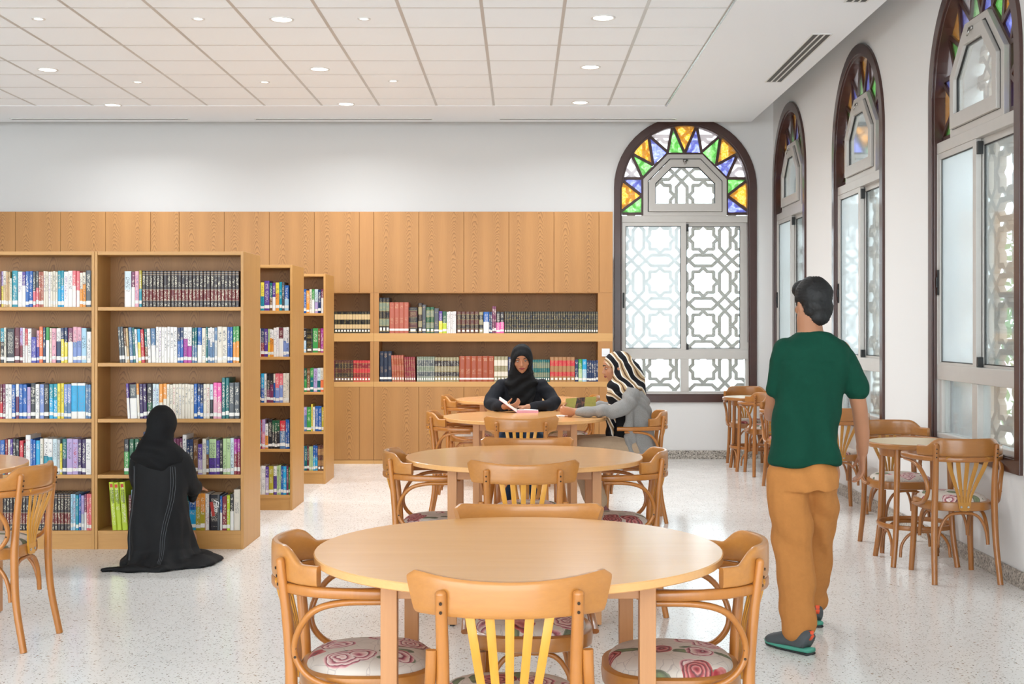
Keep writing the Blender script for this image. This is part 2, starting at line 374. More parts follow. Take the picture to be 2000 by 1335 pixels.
b = MB(); b.add([(-11, -3, 0), (-11, 14, 0), (-11, 14, HI), (-11, -3, HI)], [(0, 1, 2, 3)]); struct(b.build('wall_left', MT['wall']))
b = MB(); b.box(-11, 3.2, -3, 14.4, HI, HI+.1); struct(b.build('trim_1', MT['wall']))       # slab above the hung ceiling
b = MB(); b.box(.985, WX-.012, WY-.016, WY-.001, 0, .096); struct(b.build('baseboard_back', MT['granite'], bevel=.002))
b = MB(); b.box(WX-.016, WX-.001, -3, WY-.001, 0, .096); struct(b.build('baseboard_right', MT['granite'], bevel=.002))
# hung ceiling: plaster border, tile field, grid
TX, TY = .576, .583
FX1 = 1.452; FY1 = 12.72; NX = 22; FX0 = -10.6
b = MB()
b.box(FX1, CXE, -3, CYE, CZ, CZ+.12); b.box(-11, FX1, FY1, CYE, CZ, CZ+.12); b.box(-11, FX0, -3, FY1, CZ, CZ+.12)
struct(b.build('ceiling', MT['soffit']))
b = MB()
x = FX1; xs = []
while x > FX0+.01:
    xs.append(x); x -= TX
ys = [12.337]; 
while ys[-1] > -2.5: ys.append(ys[-1]-TY)
for i, xr in enumerate(xs):
    xl = max(xr-TX, FX0)
    for j, yt in enumerate([FY1]+ys):
        yb = ([FY1]+ys)[j+1] if j < len(ys) else -3
        b.box(xl+.012, xr-.012, yb+.004, yt-.004, CZ+.006, CZ+.018)
struct(b.build('trim_2', MT['tile']))
b = MB()
for xr in xs: b.box(xr-.012, xr+.012, -3, FY1, CZ+.004, CZ+.03)
for y in ys: b.box(FX0, FX1, y-.008, y+.008, CZ+.0045, CZ+.025)
struct(b.build('trim_3', MT['tbar']))
b = MB(); b.box(FX1-.004, FX1+.012, -3, FY1+.01, CZ-.003, CZ+.004); struct(b.build('trim_4', MT['chrome']))
# ---- windows
KW = 14/F
def wl(cx, cy): return ((cx-703)*KW/4.45, ARCZ+(658.6-cy)*KW/4.45)     # crop coordinates of the stained glass -> local x,z
def px2(x, y): return ((x-1338.5)*KW, EYE-(y-640)*KW)
def clip_seg(a, b_, lo, hi):
    return a, b_
def make_window(name):
    r = empty(name)
    # frame
    b = MB(); A = arch_poly(ARCR, SILL, ARCR); B = arch_poly(ARCR-.075, SILL+.082, ARCR-.085)
    B = [(-ARCR+.075, SILL+.082)]+B[1:-1]+[(ARCR-.075, SILL+.082)]
    b.ring(A, B, -.022, .10)
    A2 = arch_poly(ARCR-.075, SILL+.08, ARCR-.08); B2 = arch_poly(ARCR-.088, SILL+.09, ARCR-.104)
    b.ring(A2, B2, -.008, .11)
    b.build('frame', MT['brown'], r, bevel=.004)
    # stained glass fan
    O = [(150, 880), (145, 862), (145, 578), (235, 352), (388, 196), (598, 112)]; I = [(332, 722), (332, 565), (428, 455), (555, 342), (703, 352)]
    mir = lambda p: (1406-p[0], p[1])
    bars = [((160, 880), (336, 880)), (O[1], I[0]), (I[0], O[2]), ((145, 572), (336, 572)), (I[1], O[3]), (O[3], I[2]), (I[2], O[4]), (O[4], I[3]), (I[3], O[5]), (O[5], I[4]),
            ((336, 890), (336, 572)), ((336, 572), (552, 358)), ((552, 358), (703, 358))]
    b = MB()
    for p, q in bars:
        for f in (lambda z: z, mir):
            y0 = .050+random.random()*.0005
            b.bar2(wl(*f(p)), wl(*f(q)), .030, y0, .088+random.random()*.0005, ext=.004)
    n = 28; arc = lambda R: [(R*math.cos(PI-PI*i/n), ARCZ+R*math.sin(PI*i/n)) for i in range(n+1)]
    b.build('glazing_bar', MT['brown'], r, bevel=.002)
    def arcpt(p):   # push an outer point to just under the frame
        v = Vector(wl(*p)); c = Vector((0, ARCZ)); d = v-c
        if v.y > ARCZ: d = d.normalized()*.70; return tuple(c+d)
        return (math.copysign(.71, v.x), v.y)
    def outer(a, c_, ip):
        a, c_ = arcpt(a), arcpt(c_); pts = [a]
        if a[1] > ARCZ-.01 or c_[1] > ARCZ-.01:
            t0 = math.atan2(a[1]-ARCZ, a[0]); t1 = math.atan2(c_[1]-ARCZ, c_[0])
            if t0 < -PI/2: t0 += 2*PI
            if t1 < -PI/2: t1 += 2*PI
            for k in range(1, 6):
                t = t0+(t1-t0)*k/6
                if 0 < t < PI: pts.append((.70*math.cos(t), ARCZ+.70*math.sin(t)))
        return pts+[c_, wl(*ip)]
    G, P = 'g_green', 'g_blue'
    cells = []
    for m_, (g, p) in ((lambda z: z, (G, P)), (mir, (P, G))):
        w_ = lambda q: wl(*m_(q))
        cells += [([w_((150, 880)), w_((150, 862)), w_((332, 722)), w_((332, 880))], g), (outer(m_(O[1]), m_(O[2]), m_(I[0])), 'g_orange'),
                  ([w_((145, 575)), w_(I[0]), w_((332, 575))], p), (outer(m_((145, 565)), m_(O[3]), m_(I[1])), 'g_white'),
                  ([w_(O[3]), w_(I[2]), w_(I[1])], g), (outer(m_(O[3]), m_(O[4]), m_(I[2])), 'g_orange'),
                  ([w_(O[4]), w_(I[3]), w_(I[2])], p), (outer(m_(O[4]), m_(O[5]), m_(I[3])), 'g_white'),
                  ([w_(O[5]), w_(I[4]), w_(I[3])], g)]
    cells.append((outer(O[5], mir(O[5]), I[4]), 'g_orange'))
    for poly, mt in cells:
        b = MB(); b.prism(poly, .066, .072); b.build('stained_glass_pane', MT[mt], r)
    # polygon window in the middle of the fan
    PO = [px2(*p) for p in ((1257, 421), (1257, 349), (1304.5, 301), (1372.5, 301), (1420, 349), (1420, 421))]
    PM = [px2(*p) for p in ((1266, 413), (1266, 353), (1308.5, 309.5), (1368.5, 309.5), (1411, 353), (1411, 413))]
    PG = [px2(*p) for p in ((1280, 397), (1280, 358), (1312, 326), (1365, 326), (1397, 358), (1397, 397))]
    b = MB(); b.ring(PO, PM, .018, .095); f = b.build('vent_sash_frame', MT['alu'], r, bevel=.002)
    b = MB(); b.ring([(p[0]*.982, 2.855+(p[1]-2.855)*.982) for p in PM], PG, -.006, .05); f2 = b.build('vent_sash', MT['alu'], r, bevel=.003)
    b = MB(); b.ring([(p[0]*1.006, 2.855+(p[1]-2.855)*1.006) for p in PM], [(p[0]*.985, 2.855+(p[1]-2.855)*.985) for p in PM], .0165, .03); b.build('shadow_gap', MT['black'], r)
    b = MB(); b.ring([(p[0]*1.0, 2.86+(p[1]-2.86)*1.0) for p in PG], [(p[0]*.975, 2.86+(p[1]-2.86)*.975) for p in PG], .016, .028); b.build('gasket', MT['black'], f2)
    b = MB(); b.prism([(p[0]*1.03, 2.86+(p[1]-2.86)*1.03) for p in PG], .026, .031); b.build('glass_pane', MT['glass'], r)
    b = MB(); c0 = px2(1338.5, 314); b.box(c0[0]-.028, c0[0]+.028, -.018, -.006, c0[1]-.006, c0[1]+.014); b.sweep([(c0[0]+.01, -.02, c0[1]+.005), (c0[0]+.006, -.03, c0[1]-.03), (c0[0]-.012, -.03, c0[1]-.038)], .012, .012); b.tube([(c0[0]-.014+.011*math.cos(t), -.022, c0[1]-.012+.011*math.sin(t)) for t in [i*PI/4 for i in range(9)]], .003, 6)
    b.build('latch', MT['chrome'], r, smooth=True)
    # aluminium frame, sashes
    x0, x1 = -.716, .716; zb, zt = .712, 2.691
    b = MB(); b.box(x0, x1, .012, .10, 2.618, zt); b.box(x0, x1, .012, .10, zb, .747); b.box(x0, x0+.018, .012, .10, .747, 2.618); b.box(x1-.018, x1, .012, .10, .747, 2.618)
    b.box(x0+.018, x1-.018, .012, .10, 1.104, 1.206); b.box(-.048, .043, .014, .098, .747, 1.104)
    b.box(x0+.018, x0+.054, .03, .09, .747, 1.104); b.box(x1-.045, x1-.018, .03, .09, .747, 1.104)
    b.build('casing', MT['alu'], r, bevel=.003)
    for sx, y0, (gx0, gx1), (ox0, ox1) in ((0, .018, (-.66, -.048), (-.698, .012)), (1, .056, (.022, .617), (-.03, .698))):
        b = MB(); z0, z1, g0, g1 = 1.206, 2.618, 1.222, 2.578
        b.ring([(ox0, z0), (ox1, z0), (ox1, z1), (ox0, z1)], [(gx0, g0), (gx1, g0), (gx1, g1), (gx0, g1)], y0, y0+.034)
        s = b.build('sliding_sash', MT['alu'], r, bevel=.002)
        b = MB(); b.box(gx0-.01, gx1+.01, y0+.014, y0+.019, g0-.01, g1+.01); b.build('glass_pane', MT['day_haze' if sx == 0 else 'glass'], s)
        b = MB(); b.ring([(gx0-.002, g0-.002), (gx1+.002, g0-.002), (gx1+.002, g1+.002), (gx0-.002, g1+.002)], [(gx0+.006, g0+.006), (gx1-.006, g0+.006), (gx1-.006, g1-.006), (gx0+.006, g1-.006)], y0+.010, y0+.024); b.build('gasket', MT['black'], s)
    for gx0, gx1 in ((-.662, -.048), (.043, .671)):
        b = MB(); b.box(gx0-.005, gx1+.005, .05, .055, .742, 1.109); b.build('glass_pane', MT['glass'], r)
    b = MB(); b.box(-.692, -.672, .008, .018, 1.67, 1.84); b.box(-.687, -.677, -.002, .010, 1.72, 1.79); b.build('sash_handle', MT['black'], r, bevel=.002)
    b = MB(); b.box(.013, .040, .02, .054, 2.52, 2.60); b.box(.013, .04, .02, .054, 1.21, 1.27); b.build('sash_stop', MT['black'], r, bevel=.002)
    # stone lattice at the outer face
    a = .4887; cz0 = 2.4565-a*4; segs = []
    s_, d_, hx, hy, ha = .24, .335, .125, .2, .335
    def add(cx, cz, pts, close=True):
        n = len(pts)
        for i in range(n if close else n-1):
            p, q = pts[i], pts[(i+1) % n]; segs.append(((cx+p[0]*a, cz+p[1]*a), (cx+q[0]*a, cz+q[1]*a)))
    inn = d_-s_
    star = []
    for k in range(4):
        c, s2 = [(1, 0), (0, 1), (-1, 0), (0, -1)][k]; R = lambda x, y: (x*c-y*s2, x*s2+y*c)
        star += [R(d_, 0), R(s_, inn), R(s_, s_), R(inn, s_)]
    for i in range(-2, 3):
        for j in range(0, 8):
            cx = (i+.5)*a; cz = cz0+j*a
            add(cx, cz, star)
            vh = [(hx, -hy), (hx, hy), (0, ha), (-hx, hy), (-hx, -hy), (0, -ha)]
            add(cx+a/2, cz, vh); add(cx, cz+a/2, [(y, x) for x, y in vh])
            add(cx+a/2, cz+a/2, [(.165, 0), (0, .165), (-.165, 0), (0, -.165)])
            segs.append(((cx+a*d_, cz), (cx+a*(.5-hx), cz))); segs.append(((cx-a*d_, cz), (cx-a*(.5-hx), cz)))
            segs.append(((cx, cz+a*d_), (cx, cz+a*(.5-hx)))); segs.append(((cx, cz-a*d_), (cx, cz-a*(.5-hx))))
    b = MB(); w_ = .036
    for p, q in segs:
        mx, mz = (p[0]+q[0])/2, (p[1]+q[1])/2
        if abs(mx) > .80 or mz < SILL or mz > ARCZ+math.sqrt(max(0, .80**2-mx*mx)): continue
        if (Vector(p)-Vector(q)).length < 1e-4: continue
        e = random.random()*.0008
        b.bar2(p, q, w_, .30-e, .345+e, ext=w_*.21)
    b.build('lattice_screen', MT['stone'], r)
    return r
win = make_window('window_1'); struct(win); win.location = (WCB, WY, 0)
for i, c in enumerate(RC[:3]):
    w_ = copy_tree(win); w_.name = f'window_{i+2}'; w_.location = (WX, c, 0); w_.rotation_euler = (0, 0, -PI/2); struct(w_)
# fourth arch on the side wall lies beside the camera: a plain window without the parts nobody sees
w_ = copy_tree(win); w_.name = 'window_5'; w_.location = (WX, RC[3], 0); w_.rotation_euler = (0, 0, -PI/2); struct(w_)

# ---- ceiling fittings
def linear_diffuser(loc, L, W, n, rz, label):
    t = empty('linear_air_diffuser', loc, rz); tag(t, label, 'air vent', 'linear air diffusers')
    b = MB(); b.ring([(-L/2, -W/2), (L/2, -W/2), (L/2, W/2), (-L/2, W/2)], [(-L/2+.012, -W/2+.01), (L/2-.012, -W/2+.01), (L/2-.012, W/2-.01), (-L/2+.012, W/2-.01)], 0, .006)
    b.v = [(x, z, -y) for x, y, z in b.v]; b.build('frame', MT['vent'], t)
    b = MB(); b.box(-L/2+.012, L/2-.012, -W/2+.01, W/2-.01, -.002, -.0005); b.build('slot_back', MT['slot'], t)
    for k in range(1, n):
        y = -W/2+.01+(W-.02)*k/n; b = MB(); b.box(-L/2+.012, L/2-.012, y-.006, y+.006, -.006, -.001); b.build('louvre', MT['vent'], t)
    return t
dd = F*(CZ-EYE)/(640-234)
for (xa, xb, lb) in ((25, 373, 'long ceiling slot vent over the wooden cabinet, nearest the left end'), (500, 846, 'long ceiling slot vent over the cabinet, middle one of the three'), (975, 1320, 'long ceiling slot vent that ends above the arched back window')):
    X0, X1 = PX(xa, dd), PX(xb, dd); linear_diffuser(((X0+X1)/2, 13.50, CZ), X1-X0, .075, 1, 0, lb)
linear_diffuser((2.285, (9.59+11.47)/2, CZ), 11.47-9.59, .155, 3, PI/2, 'white three-slot ceiling vent between the tile field and the side windows')
linear_diffuser((2.285, 7.72, CZ), 1.88, .155, 3, PI/2, 'three-slot ceiling vent cut off by the photo\'s top edge')
def downlight(x, y, big, label, grp):
    d = F*(CZ-EYE)/(640-y); t = empty('recessed_downlight', (PX(x, d), d, CZ+.006)); tag(t, label, 'ceiling light', grp)
    R = .078 if big else .037
    b = MB(); n = 32
    prof = [(R+.012, 0), (R+.010, -.006), (R, -.007), (R-.010, 0), (R-.014, .012)]
    b.loft([[(q*math.cos(2*PI*i/n), q*math.sin(2*PI*i/n), z) for i in range(n)] for q, z in prof], cap=False); b.build('trim_ring', MT['vent'], t, smooth=True)
    b = MB(); b.cyl((0, 0), R-.008, -.003, .002, 32); b.build('lens', MT['lens'], t)
    la = bpy.data.lights.new('lamp', 'AREA'); la.shape = 'DISK'; la.size = R*1.7; la.energy = LAMP_W if big else LAMP_W*.32; la.color = (.93, .97, 1); la.spread = math.radians(156)
    lo = bpy.data.objects.new('lamp', la); COL.objects.link(lo); lo.parent = t; lo.location = (0, 0, -.012)
BL = [(550, 39, 'nearest the photo\'s top, just left of its middle'), (1178, 36, 'nearest the photo\'s top, right of the middle'), (624, 136, 'second of its row going back, left of the middle'), (93, 137, 'near the photo\'s left edge'), (1153, 132, 'second of the row nearest the windows'), (676, 204, 'last of the middle row, before the back wall'), (220, 206, 'last of the left row, before the back wall'), (1133, 201, 'last of the row nearest the windows')]
for x, y, s_ in BL: downlight(x, y, True, 'large round recessed downlight, '+s_, 'large round downlights')
SL = [(75, 38, 'front row, farthest left'), (387, 38, 'front row, second from left'), (711, 38, 'front row, third from left'), (269, 161, 'back row, farthest left'), (517, 161, 'back row, middle one'), (768, 159, 'back row, rightmost')]
for x, y, s_ in SL: downlight(x, y, False, 'small round recessed spotlight in ceiling, '+s_, 'small round spotlights')

# ================================================================= BOOKCASES
CB = [1.0]
def bookcase(name, X0, X1, Y, label, D=.53):
    """double sided bookcase, front at Y; shelf tops at the z list"""
    t = empty(name, ((X0+X1)/2, Y, 0)); tag(t, label, 'bookcase', 'wooden bookcases'); hw = (X1-X0)/2; H = 1.952
    for sx in (-1, 1):
        b = MB(); b.box(min(sx*hw, sx*(hw-.019)), max(sx*hw, sx*(hw-.019)), 0, D, 0, H); o = b.build('side_panel', MT['case'], t, bevel=.0015)
    b = MB(); b.box(-hw+.0195, hw-.0195, 0.002, D-.002, H-.024, H-.001); b.build('top_panel', MT['case_h'], t, bevel=.0015)
    b = MB(); b.box(-hw+.0195, hw-.0195, D/2-.006, D/2+.006, .1, H-.024); b.build('back_panel', MT['caseback'], t)
    for z in SHZ:
        b = MB(); b.box(-hw+.0195, hw-.0195, .003, D-.003, z-.024, z); b.build('shelf', MT['case_h'], t, bevel=.0015)
    b = MB(); b.box(-hw+.0195, hw-.0195, .008, .024, 0, SHZ[0]-.0245); b.build('plinth', MT['case_h'], t)
    return t
SHZ = [.121, .4875, .854, 1.2205, 1.587]
XR = -1.82; UW = .977
Y1, Y2, Y3 = 8.29, 10.06, 11.76
bookcase('bookcase', XR-UW, XR, Y1, 'nearest tall wooden bookcase, the full one behind the kneeling woman')
bookcase('bookcase', XR-2*UW-.001, XR-UW-.001, Y1, 'nearest wooden bookcase cut off by the left edge, beyond the armchair')
bookcase('bookcase', XR-UW, XR, Y2, 'wooden bookcase of the second row, mostly hidden by the nearest one')
bookcase('bookcase', XR-UW, XR, Y3, 'wooden bookcase of the third row, closest to the wall cabinet')

# ================================================================= WALL CABINET
CY = 13.5; KC = CY/F
def cx_(px): return (px-VX)*KC
def cz_(py): return EYE-(py-640)*KC
ZT, ZU, ZL1, ZL0 = cz_(413), cz_(571), cz_(755), cz_(898)      # top, bottom of upper doors, top of lower doors, their bottom
ZS1, ZS1b, ZS2 = cz_(650.5), cz_(666.5), cz_(745)              # middle shelf top / bottom, lower shelf top
def cabinet(xs, stiles, label):
    """xs: pixel columns of the panel joints, stiles: (x0,x1) uprights of the open part"""
    x0, x1 = cx_(xs[0])+.0008, cx_(xs[-1])-.0008; mx = (x0+x1)/2
    t = empty('wall_cabinet', (mx, CY, 0)); tag(t, label, 'cabinet', 'built-in wall cabinets')
    for a, c in zip(xs[:-1], xs[1:]):
        for (z0, z1) in ((ZU+.001, ZT), (ZL0+.002, ZL1-.002)):
            xa, xc = cx_(a)+.0022, cx_(c)-.0022; m = (xa+xc)/2
            b = MB(); b.box(xa-m, xc-m, 0, .018, z0-(z0+z1)/2, z1-(z0+z1)/2)
            wide = (c-a) > 50
            o = b.build('door' if wide else 'filler_panel', MT['door'] if wide else MT['stile'], t, bevel=.0012); o.location = (m-mx, 0, (z0+z1)/2)
    b = MB(); b.box(x0-mx, x1-mx, .019, .034, ZU+.002, ZT-.002); b.box(x0-mx, x1-mx, .019, .034, ZL0, ZL1); b.build('carcass', MT['stile'], t)
    b = MB(); b.box(x0-mx, x1-mx, .34, .355, ZL1-.02, ZU+.02); b.build('back_panel', MT['caseback'], t)
    for (z0, z1, nm) in ((ZS1b, ZS1, 'shelf'), (ZL1, ZS2, 'shelf')):
        b = MB(); b.box(x0-mx, x1-mx, -.0005, .34, z0, z1); b.build(nm, MT['rail'], t, bevel=.0015)
    b = MB(); b.box(x0-mx, x1-mx, .0, .34, ZU-.006, ZU); b.build('underside_panel', MT['stile'], t)
    b = MB(); b.box(x0-mx, x1-mx, .004, .03, .0, ZL0-.001); b.build('plinth', MT['rail'], t)
    for a, c in stiles:
        for z0, z1 in ((ZS2, ZS1b), (ZS1, ZU-.006)):
            b = MB(); b.box(cx_(a)-mx, cx_(c)-mx, .001, .339, z0+.0003, z1-.0003); b.build('upright', MT['stile'], t)
    return t
xsA = [730]+[818+88*i for i in range(5)]+[1197]
cabinet(xsA, [(730.3, 740), (1168, 1196.5)], 'oak veneer wall cabinet with open book shelves beside the back window')
cabinet([350]+[438+88*i for i in range(4)]+[730], [(350.3, 360), (723, 729.7)], 'oak veneer wall cabinet ending behind the third-row bookcase, with dark set volumes')
cabinet([-58+88*i for i in range(5)]+[350], [(-57.7, -48), (322, 349.7)], 'oak veneer wall cabinet above the nearest bookcase, only upper doors showing')
o = MB(); o.box(-.042, .042, -.009, 0, -.042, .042); o.box(-.022, .022, -.013, -.009, -.022, .022); o = o.build('light_switch', MT['plate'], bevel=.003); o.location = (cx_(1183), CY-.0015, cz_(688)); tag(o, 'white light switch on the cabinet end beside the window', 'light switch')
# ================================================================= BOOKS
PAL = dict(w='#efeae6', c='#e6dccb', k='#26242a', g='#50555a', lg='#b9bdc0', b='#1f5fae', n='#22355e', t='#1291a6', T='#0d6a6c', cy='#23a6d8', lb='#a9cfe4', pb='#cfdee2', sl='#5c7fa6',
 pe='#7f94cb', p='#5b3a92', dp='#3a2358', in_='#4544a8', li='#b9a2cf', pl='#7a3358', m='#6b2a36', dr='#8e2530', r='#cf3440', co='#e8727c', pk='#e8a9b8', hp='#ea5fa8', mg='#b0309a', or_='#ee9a3a',
 rd='#f07a4a', y='#edd84a', ol='#b5a52a', lm='#bdd22e', gr='#3f9a4c', dg='#1f5a3c', lgn='#b9d29a', br='#7c5230', tn='#d8b98a', dk='#33282a', bk='#b4604c', rs='#a24a2a', sg='#7f8a76', be='#9c9270',
 rb='#a9784e', bm='#5a2d2a', cr='#8c2234', gb='#1d1c18', nv='#1f2a3f', pa='#f4efe4')
NAMES = dict(w='white', c='cream', k='black', g='dark grey', lg='light grey', b='blue', n='navy', t='teal', T='dark teal', cy='cyan', lb='pale blue', pb='aqua', sl='slate blue', pe='periwinkle', p='purple',
 dp='dark purple', in_='indigo', li='lilac', pl='plum', m='maroon', dr='dark red', r='red', co='coral', pk='pink', hp='hot pink', mg='magenta', or_='orange', rd='red-orange', y='yellow', ol='mustard', lm='lime', gr='green', dg='dark green',
 lgn='pale green', br='brown', tn='tan', dk='dark brown', bk='brick red', rs='rust', sg='grey-green', be='olive-beige', rb='red and beige', bm='brown-maroon', cr='crimson', gb='black and gold', nv='dark navy')
def L(k): return lin(PAL[k])
def book_mesh(w, h, d, c1, c2, style, rnd):
    """spine faces -y, origin at bottom centre of spine"""
    b = MB(); A, B = L(c1), L(c2); W = lin('#f1ede6'); hw = w/2
    light = sum(A) > 1.4; ink = lin('#3a3d4a') if light else lin('#f3ead6')
    if light and rnd.random() < .35: ink = lin(rnd.choice(['#b03548', '#2c4f96', '#7d4a90', '#4a7a58']))
    if style in 'S': ink = lin('#e3cf9a')
    z = [0, .03*h]; c = []
    bands = []      # z0,z1,colour,ink alpha,inkcol
    st = rnd.uniform(.045, .075)*1.0; s0 = .018/h*1.0; s0 = max(.05, rnd.uniform(.05, .10)); s1 = s0+rnd.uniform(.085, .115)
    split = rnd.uniform(.45, .7)
    if style == 'n':      # normal: bottom, label, body, title
        segs = [(0, s0, B if c1 == c2 else B, 0), (s0, s1, W, .35), (s1, .42, B, rnd.choice([0, .8])), (.42, split, B, .9), (split, .9, A, .9), (.9, 1, A, 0)]
    elif style == 'v':    # no label
        segs = [(0, .1, B, 0), (.1, .42, B, rnd.choice([0, .7])), (.42, split, B, .9), (split, .9, A, .9), (.9, 1, A, 0)]
    elif style == 'r':    # dark set with red spine panel
        R_ = lin('#6e1a1c'); O_ = lin('#b59a7c')
        segs = [(0, .03, A, 0), (.03, .12, A, 1), (.12, .17, A, 0), (.17, .185, O_, 0), (.185, .47, R_, .9), (.47, .485, O_, 0), (.485, .56, A, 0), (.56, .86, A, 1), (.86, .885, A, 0), (.885, .9, O_, 0), (.9, .94, A, 0), (.94, .955, O_, 0), (.955, 1, A, 0)]; ink = lin('#e6dcc0')
    elif style == 's':    # leather set: gold bands
        G_ = lin('#a08a4c') if c1 != 'sg' else lin('#c9c7b5'); a2 = B
        segs = [(0, .05, A, 0), (.05, .07, G_, 0), (.07, .16, W, .3), (.16, .2, A, 0), (.2, .212, G_, 0), (.212, .4, a2, .55), (.4, .412, G_, 0), (.412, .62, A, .4), (.62, .632, G_, 0), (.632, .86, a2, .7), (.86, .872, G_, 0), (.872, .96, A, .4), (.96, 1, A, 0)]; ink = lin('#c8b070') if c1 not in ('sg', 'be') else lin('#e9e4cf')
        if c1 in ('rs', 'bk'): ink = lin('#d8a57c')
    elif style == 'q':    # plain leather set with few marks
        segs = [(0, .08, A, 0), (.08, .15, W, .2), (.15, .3, A, 0), (.3, .5, A, .5), (.5, .8, A, 0), (.8, .93, A, .8), (.93, 1, A, 0)]; ink = lin('#d9b48c')
    elif style == 'x':    # white with cyan block
        segs = [(0, .2, W, .0), (.2, .93, L('cy'), .25), (.93, 1, W, 0)]
    else:
        segs = [(0, 1, A, 0)]
    rr = .0022 if w > .012 else .001
    for z0, z1, cc, al in segs:
        for k, (xa, xb, ya, yb) in enumerate(((-hw, -hw*.62, rr*1.2, 0), (-hw*.62, hw*.62, 0, 0), (hw*.62, hw, 0, rr*1.2))):
            b.col = A if (k != 1 and style == 's' and cc == W) else cc; b.ink = tuple(ink)+((al,) if k == 1 else (0,))
            b.add([(xa, ya, z0*h), (xb, yb, z0*h), (xb, yb, z1*h), (xa, ya, z1*h)], [(0, 1, 2, 3)])
    b.ink = (0, 0, 0, 0); b.col = B
    y0 = rr*1.2; ct = min(.0022, w*.12)
    # covers and page block
    for sx in (-1, 1):
        b.col = A; b.add([(sx*hw, y0, 0), (sx*hw, d, 0), (sx*hw, d, h), (sx*hw, y0, h)], [(0, 1, 2, 3) if sx > 0 else (3, 2, 1, 0)])
        b.add([(sx*hw, y0, h), (sx*hw, d, h), (sx*(hw-ct), d, h), (sx*(hw-ct), y0, h)], [(0, 1, 2, 3) if sx > 0 else (3, 2, 1, 0)])
        b.add([(sx*(hw-ct), y0, h), (sx*(hw-ct), d, h), (sx*(hw-ct), d, h-.003), (sx*(hw-ct), y0, h-.003)], [(0, 1, 2, 3)])
    b.col = A; b.add([(-hw, y0, h), (-hw*.62, 0, h), (hw*.62, 0, h), (hw, y0, h), (hw-ct, y0+.002, h), (-hw+ct, y0+.002, h)], [(0, 1, 2, 3, 4, 5)])
    b.col = lin('#e9e1d2'); b.add([(-hw+ct, y0, h-.003), (hw-ct, y0, h-.003), (hw-ct, d, h-.003), (-hw+ct, d, h-.003), (-hw, d, 0), (hw, d, 0), (hw, d, h-.003), (-hw, d, h-.003)], [(0, 1, 2, 3), (5, 4, 7, 6)])
    b.col = B; b.add([(-hw, y0, 0), (hw, y0, 0), (hw, d, 0), (-hw, d, 0)], [(3, 2, 1, 0)])
    return b.build('book', MT['book'], me_only=True)
ORD = lambda n: {1: 'first', 2: 'second', 3: 'third', 4: 'fourth', 5: 'fifth', 6: 'sixth', 7: 'seventh', 8: 'eighth', 9: 'ninth', 10: 'tenth', 11: 'eleventh', 12: 'twelfth'}.get(n) or (str(n)+('th' if 10 < n % 100 < 14 else {1: 'st', 2: 'nd', 3: 'rd'}.get(n % 10, 'th')))
rb = random.Random(3)
def row(spec, sc, ox, oy, Yf, zs, where, group, dmax=.19, ybase=None):
    """spec: tokens  x0-x1*n:c1/c2@top^style~tilt ; crop pixels with scale sc and origin ox, oy"""
    items = []
    for tok in spec.split():
        body, rest = tok.split(':'); tilt = 0.; style = 'n'; top = None; n = 1
        if '~' in rest: rest, q = rest.split('~'); tilt = float(q)
        if '^' in rest: rest, style = rest.split('^')
        if '@' in rest: rest, q = rest.split('@'); top = float(q)
        c1, c2 = rest.split('/') if '/' in rest else (rest, rest)
        if '*' in body: body, q = body.split('*'); n = int(q)
        a, c = [float(v) for v in body.split('-')]
        for i in range(n): items.append((a+(c-a)*i/n, a+(c-a)*(i+1)/n, c1, c2, top, style, tilt))
    out = []
    for i, (a, c, c1, c2, top, style, tilt) in enumerate(items):
        d = Yf+.012+rb.random()*.008
        X0, X1 = PX(ox+a/sc, Yf+.015), PX(ox+c/sc, Yf+.015)
        h = PZ(oy+(top if top is not None else row.top)/sc, Yf+.015)-zs-(rb.random()*.006 if style not in 'rsq' else 0)
        w = X1-X0-.0008
        if h < .08: h = .2
        dp = min(dmax, h*.72)
        me = book_mesh(w, h, dp, c1, c2, style, rb)
        setv = style in ('r', 's', 'q')
        o = link('bound_volume' if setv else 'book', me); o.location = ((X0+X1)/2, d, zs+.0006)
        if tilt:
            o.rotation_euler = (0, -math.radians(tilt), 0); o.location.z += abs(math.sin(math.radians(tilt)))*w/2
        two = NAMES[c1] if c1 == c2 or setv else NAMES[c1]+' over '+NAMES[c2]
        kind = 'volume' if setv else 'book'
        tag(o, f'{two} {kind}, {ORD(i+1)} from left, {where}', 'book', group); out.append(o)
    return out
s1, ox, oy = 3.846, 0, 480
NB = Y1
cL = 'left-edge bookcase'; cR = 'nearest full bookcase'
row.top = 188
row('0-8:m 8-22:li/y 22-45:c/tn 45-75*2:tn 75-89:c@240 90-130:t@184 131-165:w 165-192:p/w 192-246*2:b@186 246-288*2:g/co 288-325*2:bk 325-362*2:c^v 362-380:w 380-432*3:c 432-480*2:t/cy@184 480-545*2:w^v 545-597*2:co/w@184 597-643*2:c/or_@195 643-681:g@184', s1, ox, oy, NB, SHZ[4], 'top shelf of the '+cL, 'books on the top shelf of the left bookcase')
row.top = 612
row('0-30:t/k 30-47:c 48-108:k@622 109-145:m 146-168:li/m@612 169-186:w 187-205:r/w@620 206-234:w@620 236-272:in_@680 273-294:pk/in_@630 295-322:rd@606 323-343:n 344-370:gr/w@606 371-388:c 389-420:pk@615 421-455:w/n 456-480:n/y@610 481-507:n/y@608 508-545:pl/w 546-610*2:pk/pe@606 611-648:lb@612 649-682:w@640', s1, ox, oy, NB, SHZ[3], 'second shelf down of '+cL, 'books on the second shelf of the left bookcase')
row.top = 1036
